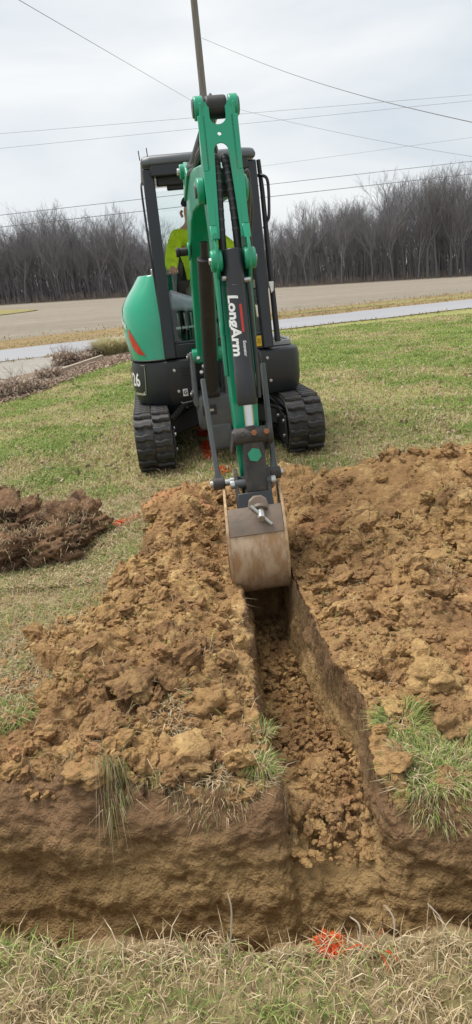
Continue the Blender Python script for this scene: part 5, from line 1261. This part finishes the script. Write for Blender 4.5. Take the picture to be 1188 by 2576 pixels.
# ------------------------------------------------------------------ roadside: drive, timber edging, dead shrubs
def quad_sheet(name, corners, mat, dz, n=24):
    (a, b, c, d) = [np.array(q[:2]) for q in corners]; u = np.linspace(0, 1, n); U, V_ = np.meshgrid(u, u); U = U[..., None]; V_ = V_[..., None]
    XY = (a * (1 - U) + b * U) * (1 - V_) + (d * (1 - U) + c * U) * V_; X, Y = XY[..., 0], XY[..., 1]
    idx = np.arange(X.size).reshape(X.shape); Fq = np.stack([idx[:-1, :-1], idx[:-1, 1:], idx[1:, 1:], idx[1:, :-1]], -1).reshape(-1, 4)
    return tag(np_mesh(name, np.stack([X, Y, zland(X, Y) + dz], -1).reshape(-1, 3), Fq, mat, True), kind='structure')
A0, A1 = G(-160, 1010), G(290, 890)
quad_sheet('gravel_drive', [G(-700, 1120), G(335, 902), Vector(road_xy(-.6, .05) + (0,)), Vector(road_xy(-20, .05) + (0,))], M['gravel'], .010)
quad_sheet('planting_bed', [G(-200, 1075), G(335, 905), G(330, 888), G(-200, 1000)], M['litter'], .014)
def on(px, py): q = G(px, py); q.z = float(zland(q.x, q.y)); return q
for (x0, y0, x1, y1, lab) in ((-40, 1000, 128, 948, 'weathered landscape timber at the left picture edge'), (135, 945, 258, 902, 'weathered landscape timber nearer the road beside the dead shrubs')):
    a_, b_ = on(x0, y0 + 3), on(x1, y1 + 3); d_ = (b_ - a_); L_ = d_.length; an = math.atan2(d_.y, d_.x); w = MB(); w.box((a_ + b_) / 2 + Vector((0, 0, .05)), (L_, .09, .10), Matrix.Rotation(an, 3, 'Z'))
    tag(w.build('landscape_timber', M['timber'], None, bevel=.008), lab, 'timber', 'timbers edging the planting bed')
def shrub(px, py, r_, h, n, label, mat='stalk', leaf=0):
    h *= .62; r_ *= .85; q = on(px, py); o = root('dead_shrub', tuple(q), label, 'shrub', 'dead shrubs along the planting bed'); segs = []
    for i in range(n):
        a = random.uniform(0, 6.28); rr = r_ * random.random() ** .5; p = q + Vector((math.cos(a) * rr * .6, math.sin(a) * rr * .6, -.02)); d = Vector((math.cos(a) * .5 * rr / r_, math.sin(a) * .5 * rr / r_, 1)).normalized(); hh = h * random.uniform(.4, 1)
        m1 = p + d * hh * .5 + Vector((random.uniform(-.05, .05), random.uniform(-.05, .05), 0)); e_ = m1 + (d + Vector((random.uniform(-.4, .4), random.uniform(-.4, .4), 0))) * hh * .5
        segs += [(p, m1, .007, .005, 2), (m1, e_, .005, .002, 2)]
        for k in range(4):
            b_ = m1.lerp(e_, random.random()); segs.append((b_, b_ + Vector((random.uniform(-.14, .14), random.uniform(-.14, .14), random.uniform(.02, .16))), .003, .0015, 2))
    me = seg_mesh('stems', segs, M[mat]); link(bpy.data.objects.new('stems', me), o)
    n2 = leaf; a = RS.rand(n2) * 6.28; rr = r_ * np.sqrt(RS.rand(n2)); P0 = np.stack([q.x + np.cos(a) * rr, q.y + np.sin(a) * rr, q.z + h * .55 * RS.rand(n2) ** 1.4], -1)
    C = np.array([[.34, .25, .19], [.45, .36, .28], [.22, .155, .12], [.58, .49, .40]])[RS.randint(0, 4, n2)] * (.7 + .6 * RS.rand(n2, 1))
    blades('dead_leaves', P0, .03 + .05 * RS.rand(n2), .02 + .025 * RS.rand(n2), RS.rand(n2) * 6.28, 1.2 * RS.rand(n2) + .4, C, None, .8, parent=o)['kind'] = 'stuff'
shrub(20, 1000, .40, .75, 34, 'tallest dead shrub at the left picture edge', leaf=900)
shrub(75, 985, .35, .45, 26, 'low dead shrub next to the left edge one', leaf=800)
shrub(125, 955, .30, .50, 24, 'dark dead shrub behind the nearer timber end', leaf=600)
shrub(165, 920, .35, .75, 30, 'bushy dead shrub with upright stalks mid bed', leaf=700)
shrub(195, 915, .35, .55, 22, 'dead shrub with one tall stalk beside the far timber', leaf=600)
shrub(235, 900, .35, .45, 22, 'small dark dead shrub at the far timber', leaf=500)
shrub(262, 895, .40, .35, 20, 'low reddish dead shrub near the ornamental grass', leaf=500)
n2 = 5000; t = RS.rand(n2); e0, e1 = np.array(on(-80, 1035)[:2]), np.array(on(320, 895)[:2]); xy = e0 + (e1 - e0) * t[:, None] + RS.randn(n2, 2) * np.array([.15, .35]); z = zland(xy[:, 0], xy[:, 1]) + .015
C = np.array([[.25, .16, .11], [.36, .26, .19], [.16, .10, .07], [.48, .39, .30]])[RS.randint(0, 4, n2)] * (.7 + .6 * RS.rand(n2, 1))
blades('leaf_litter', np.stack([xy[:, 0], xy[:, 1], z], -1), .03 + .05 * RS.rand(n2), .03 + .03 * RS.rand(n2), RS.rand(n2) * 6.28, 1 + 1.5 * RS.rand(n2), C, 'brown leaf litter under the dead shrubs', .45)
q = on(290, 893); o = root('ornamental_grass', tuple(q), 'dry olive ornamental grass clump beside the engine cowl', 'grass clump'); n2 = 1600; a = RS.rand(n2) * 6.28; rr = .25 * np.sqrt(RS.rand(n2)); P0 = np.stack([q.x + np.cos(a) * rr * 1.6, q.y + np.sin(a) * rr, np.full(n2, q.z)], -1)
blades('leaf_blades', P0, .30 + .35 * RS.rand(n2), .008 + .006 * RS.rand(n2), a + .4 * RS.randn(n2), .3 + .7 * RS.rand(n2), np.array([[.52, .46, .26], [.42, .41, .20], [.62, .54, .34]])[RS.randint(0, 3, n2)], None, .55, parent=o)['kind'] = 'stuff'

# straggling dry grass along the road and field edges
n = 15000; s__ = RS.uniform(-30, 45, n); w__ = np.where(RS.rand(n) < .55, RS.normal(5.2, .9, n), RS.normal(8.6, 1.6, n)); w__ = np.where(RS.rand(n) < .2, RS.normal(-.25, .15, n), w__); w__ = np.where((w__ > -.02) & (w__ < 4.15), 4.2 + RS.rand(n), w__)
x = RO.x + RD.x * s__ + RN.x * w__; y = RO.y + RD.y * s__ + RN.y * w__
blades('verge_grass', np.stack([x, y, zland(x, y)], -1), .03 + .10 * RS.rand(n) ** 2, .02 + .025 * RS.rand(n), RS.rand(n) * 6.28, .3 + RS.rand(n), np.array([[.36, .27, .13], [.28, .21, .11], [.42, .33, .18], [.26, .25, .10]])[RS.randint(0, 4, n)], 'straggling dry grass along the road verge', .4)


# root fibres hanging on the cut faces
n = 2600; y = RS.uniform(1.62, 3.1, n); z = -.30 * RS.rand(n) ** 1.3; x = xRr(y) - .006 - .03 * np.clip(-z / .5, 0, 1)
blades('root_fibres', np.stack([x, y, z], -1), .02 + .05 * RS.rand(n), .0012 + .001 * RS.rand(n), 3.14 + .8 * RS.randn(n), .35 + .3 * RS.rand(n), np.array([[.30, .21, .12], [.40, .30, .18], [.22, .145, .08]])[RS.randint(0, 3, n)], 'fine root fibres on the right trench wall', 4.0)
n = 900; x = RS.uniform(-1.1, .9, n); z = -.16 * RS.rand(n) ** 1.5; y = yW(x) - .01 - .17 * np.clip(-z / .72, 0, 1) ** .6 * .35
blades('root_fibres', np.stack([x, y - .01, z], -1), .015 + .035 * RS.rand(n), .0011 + .0008 * RS.rand(n), -1.57 + .7 * RS.randn(n), .35 + .3 * RS.rand(n), np.array([[.34, .25, .15], [.44, .34, .22], [.24, .16, .09]])[RS.randint(0, 3, n)], 'fine root fibres along the top of the cut bank', 4.0)
# dead leaves and clippings on the lawn
n = 900; y = 4.6 + 9 * RS.rand(n) ** 1.3; x = (RS.rand(n) - .5) * 2 * (.4 * y + .5); ok = ~in_poly(x, y, BED); x, y = x[ok], y[ok]; n = len(x); z = np.where(y > NY1, zland(x, y), 0) + .02
ok = ~((np.abs(x) < 2.7) & (y < NY1)); x, y, z = x[ok], y[ok], z[ok]; n = len(x)
blades('fallen_leaves', np.stack([x, y, z], -1), .02 + .03 * RS.rand(n), .02 + .025 * RS.rand(n), RS.rand(n) * 6.28, 1.2 + RS.rand(n), np.array([[.20, .13, .07], [.40, .30, .18], [.12, .085, .05], [.50, .42, .30]])[RS.randint(0, 4, n)], 'scattered dead leaves and clods on the lawn', .5)
brush_mass('wood_edge_scrub', 2500, (-52, 52), lambda x: EDGE - 3 + 2 * RS.rand() + .04 * x, lambda x: .25 + .9 * RS.rand() ** 2, lambda: .012 + .012 * RS.rand(), M['stalk'], 'low brown scrub along the foot of the far wood', 3)

# crumbs thrown onto the turf around the heaps
def edge_points(n):
    out = []
    while len(out) < n:
        y = 1.7 + 3.2 * RS.rand(4000); x = (RS.rand(4000) - .5) * 2 * (.5 * y + .3); z, m, ins = dig_z(x, y)
        mm2 = mask_soil(x + .16 * RS.randn(4000), y + .16 * RS.randn(4000)); ok = (m < .5) & (mm2 > .5) & ~ins & (x > NX0 + .1) & (x < NX1 - .1); out += list(zip(x[ok], y[ok], z[ok] + .006))
    return out[:n]
pts = edge_points(2200); scatter_clods('turf_crumbs', pts, .004 + .013 * RS.rand(len(pts)) ** 2, 1, 'soil crumbs thrown onto the grass around the heaps')

# lumps breaking the lip of the cut bank and lying at the trench mouth
n = 260; x = RS.uniform(-1.2, .95, n); y = yW(x) + RS.uniform(-.03, .07, n); ok = (x < xL(y) - .02) | (x > xRr(y) + .02); x, y = x[ok], y[ok]; z = np.where(y > yW(x), ground_top(x, y)[0], -.02) - .004
scatter_clods('lip_lumps', list(zip(x, y, z)), .008 + .026 * RS.rand(len(x)) ** 1.8, 3, 'broken soil lumps along the lip of the cut bank')
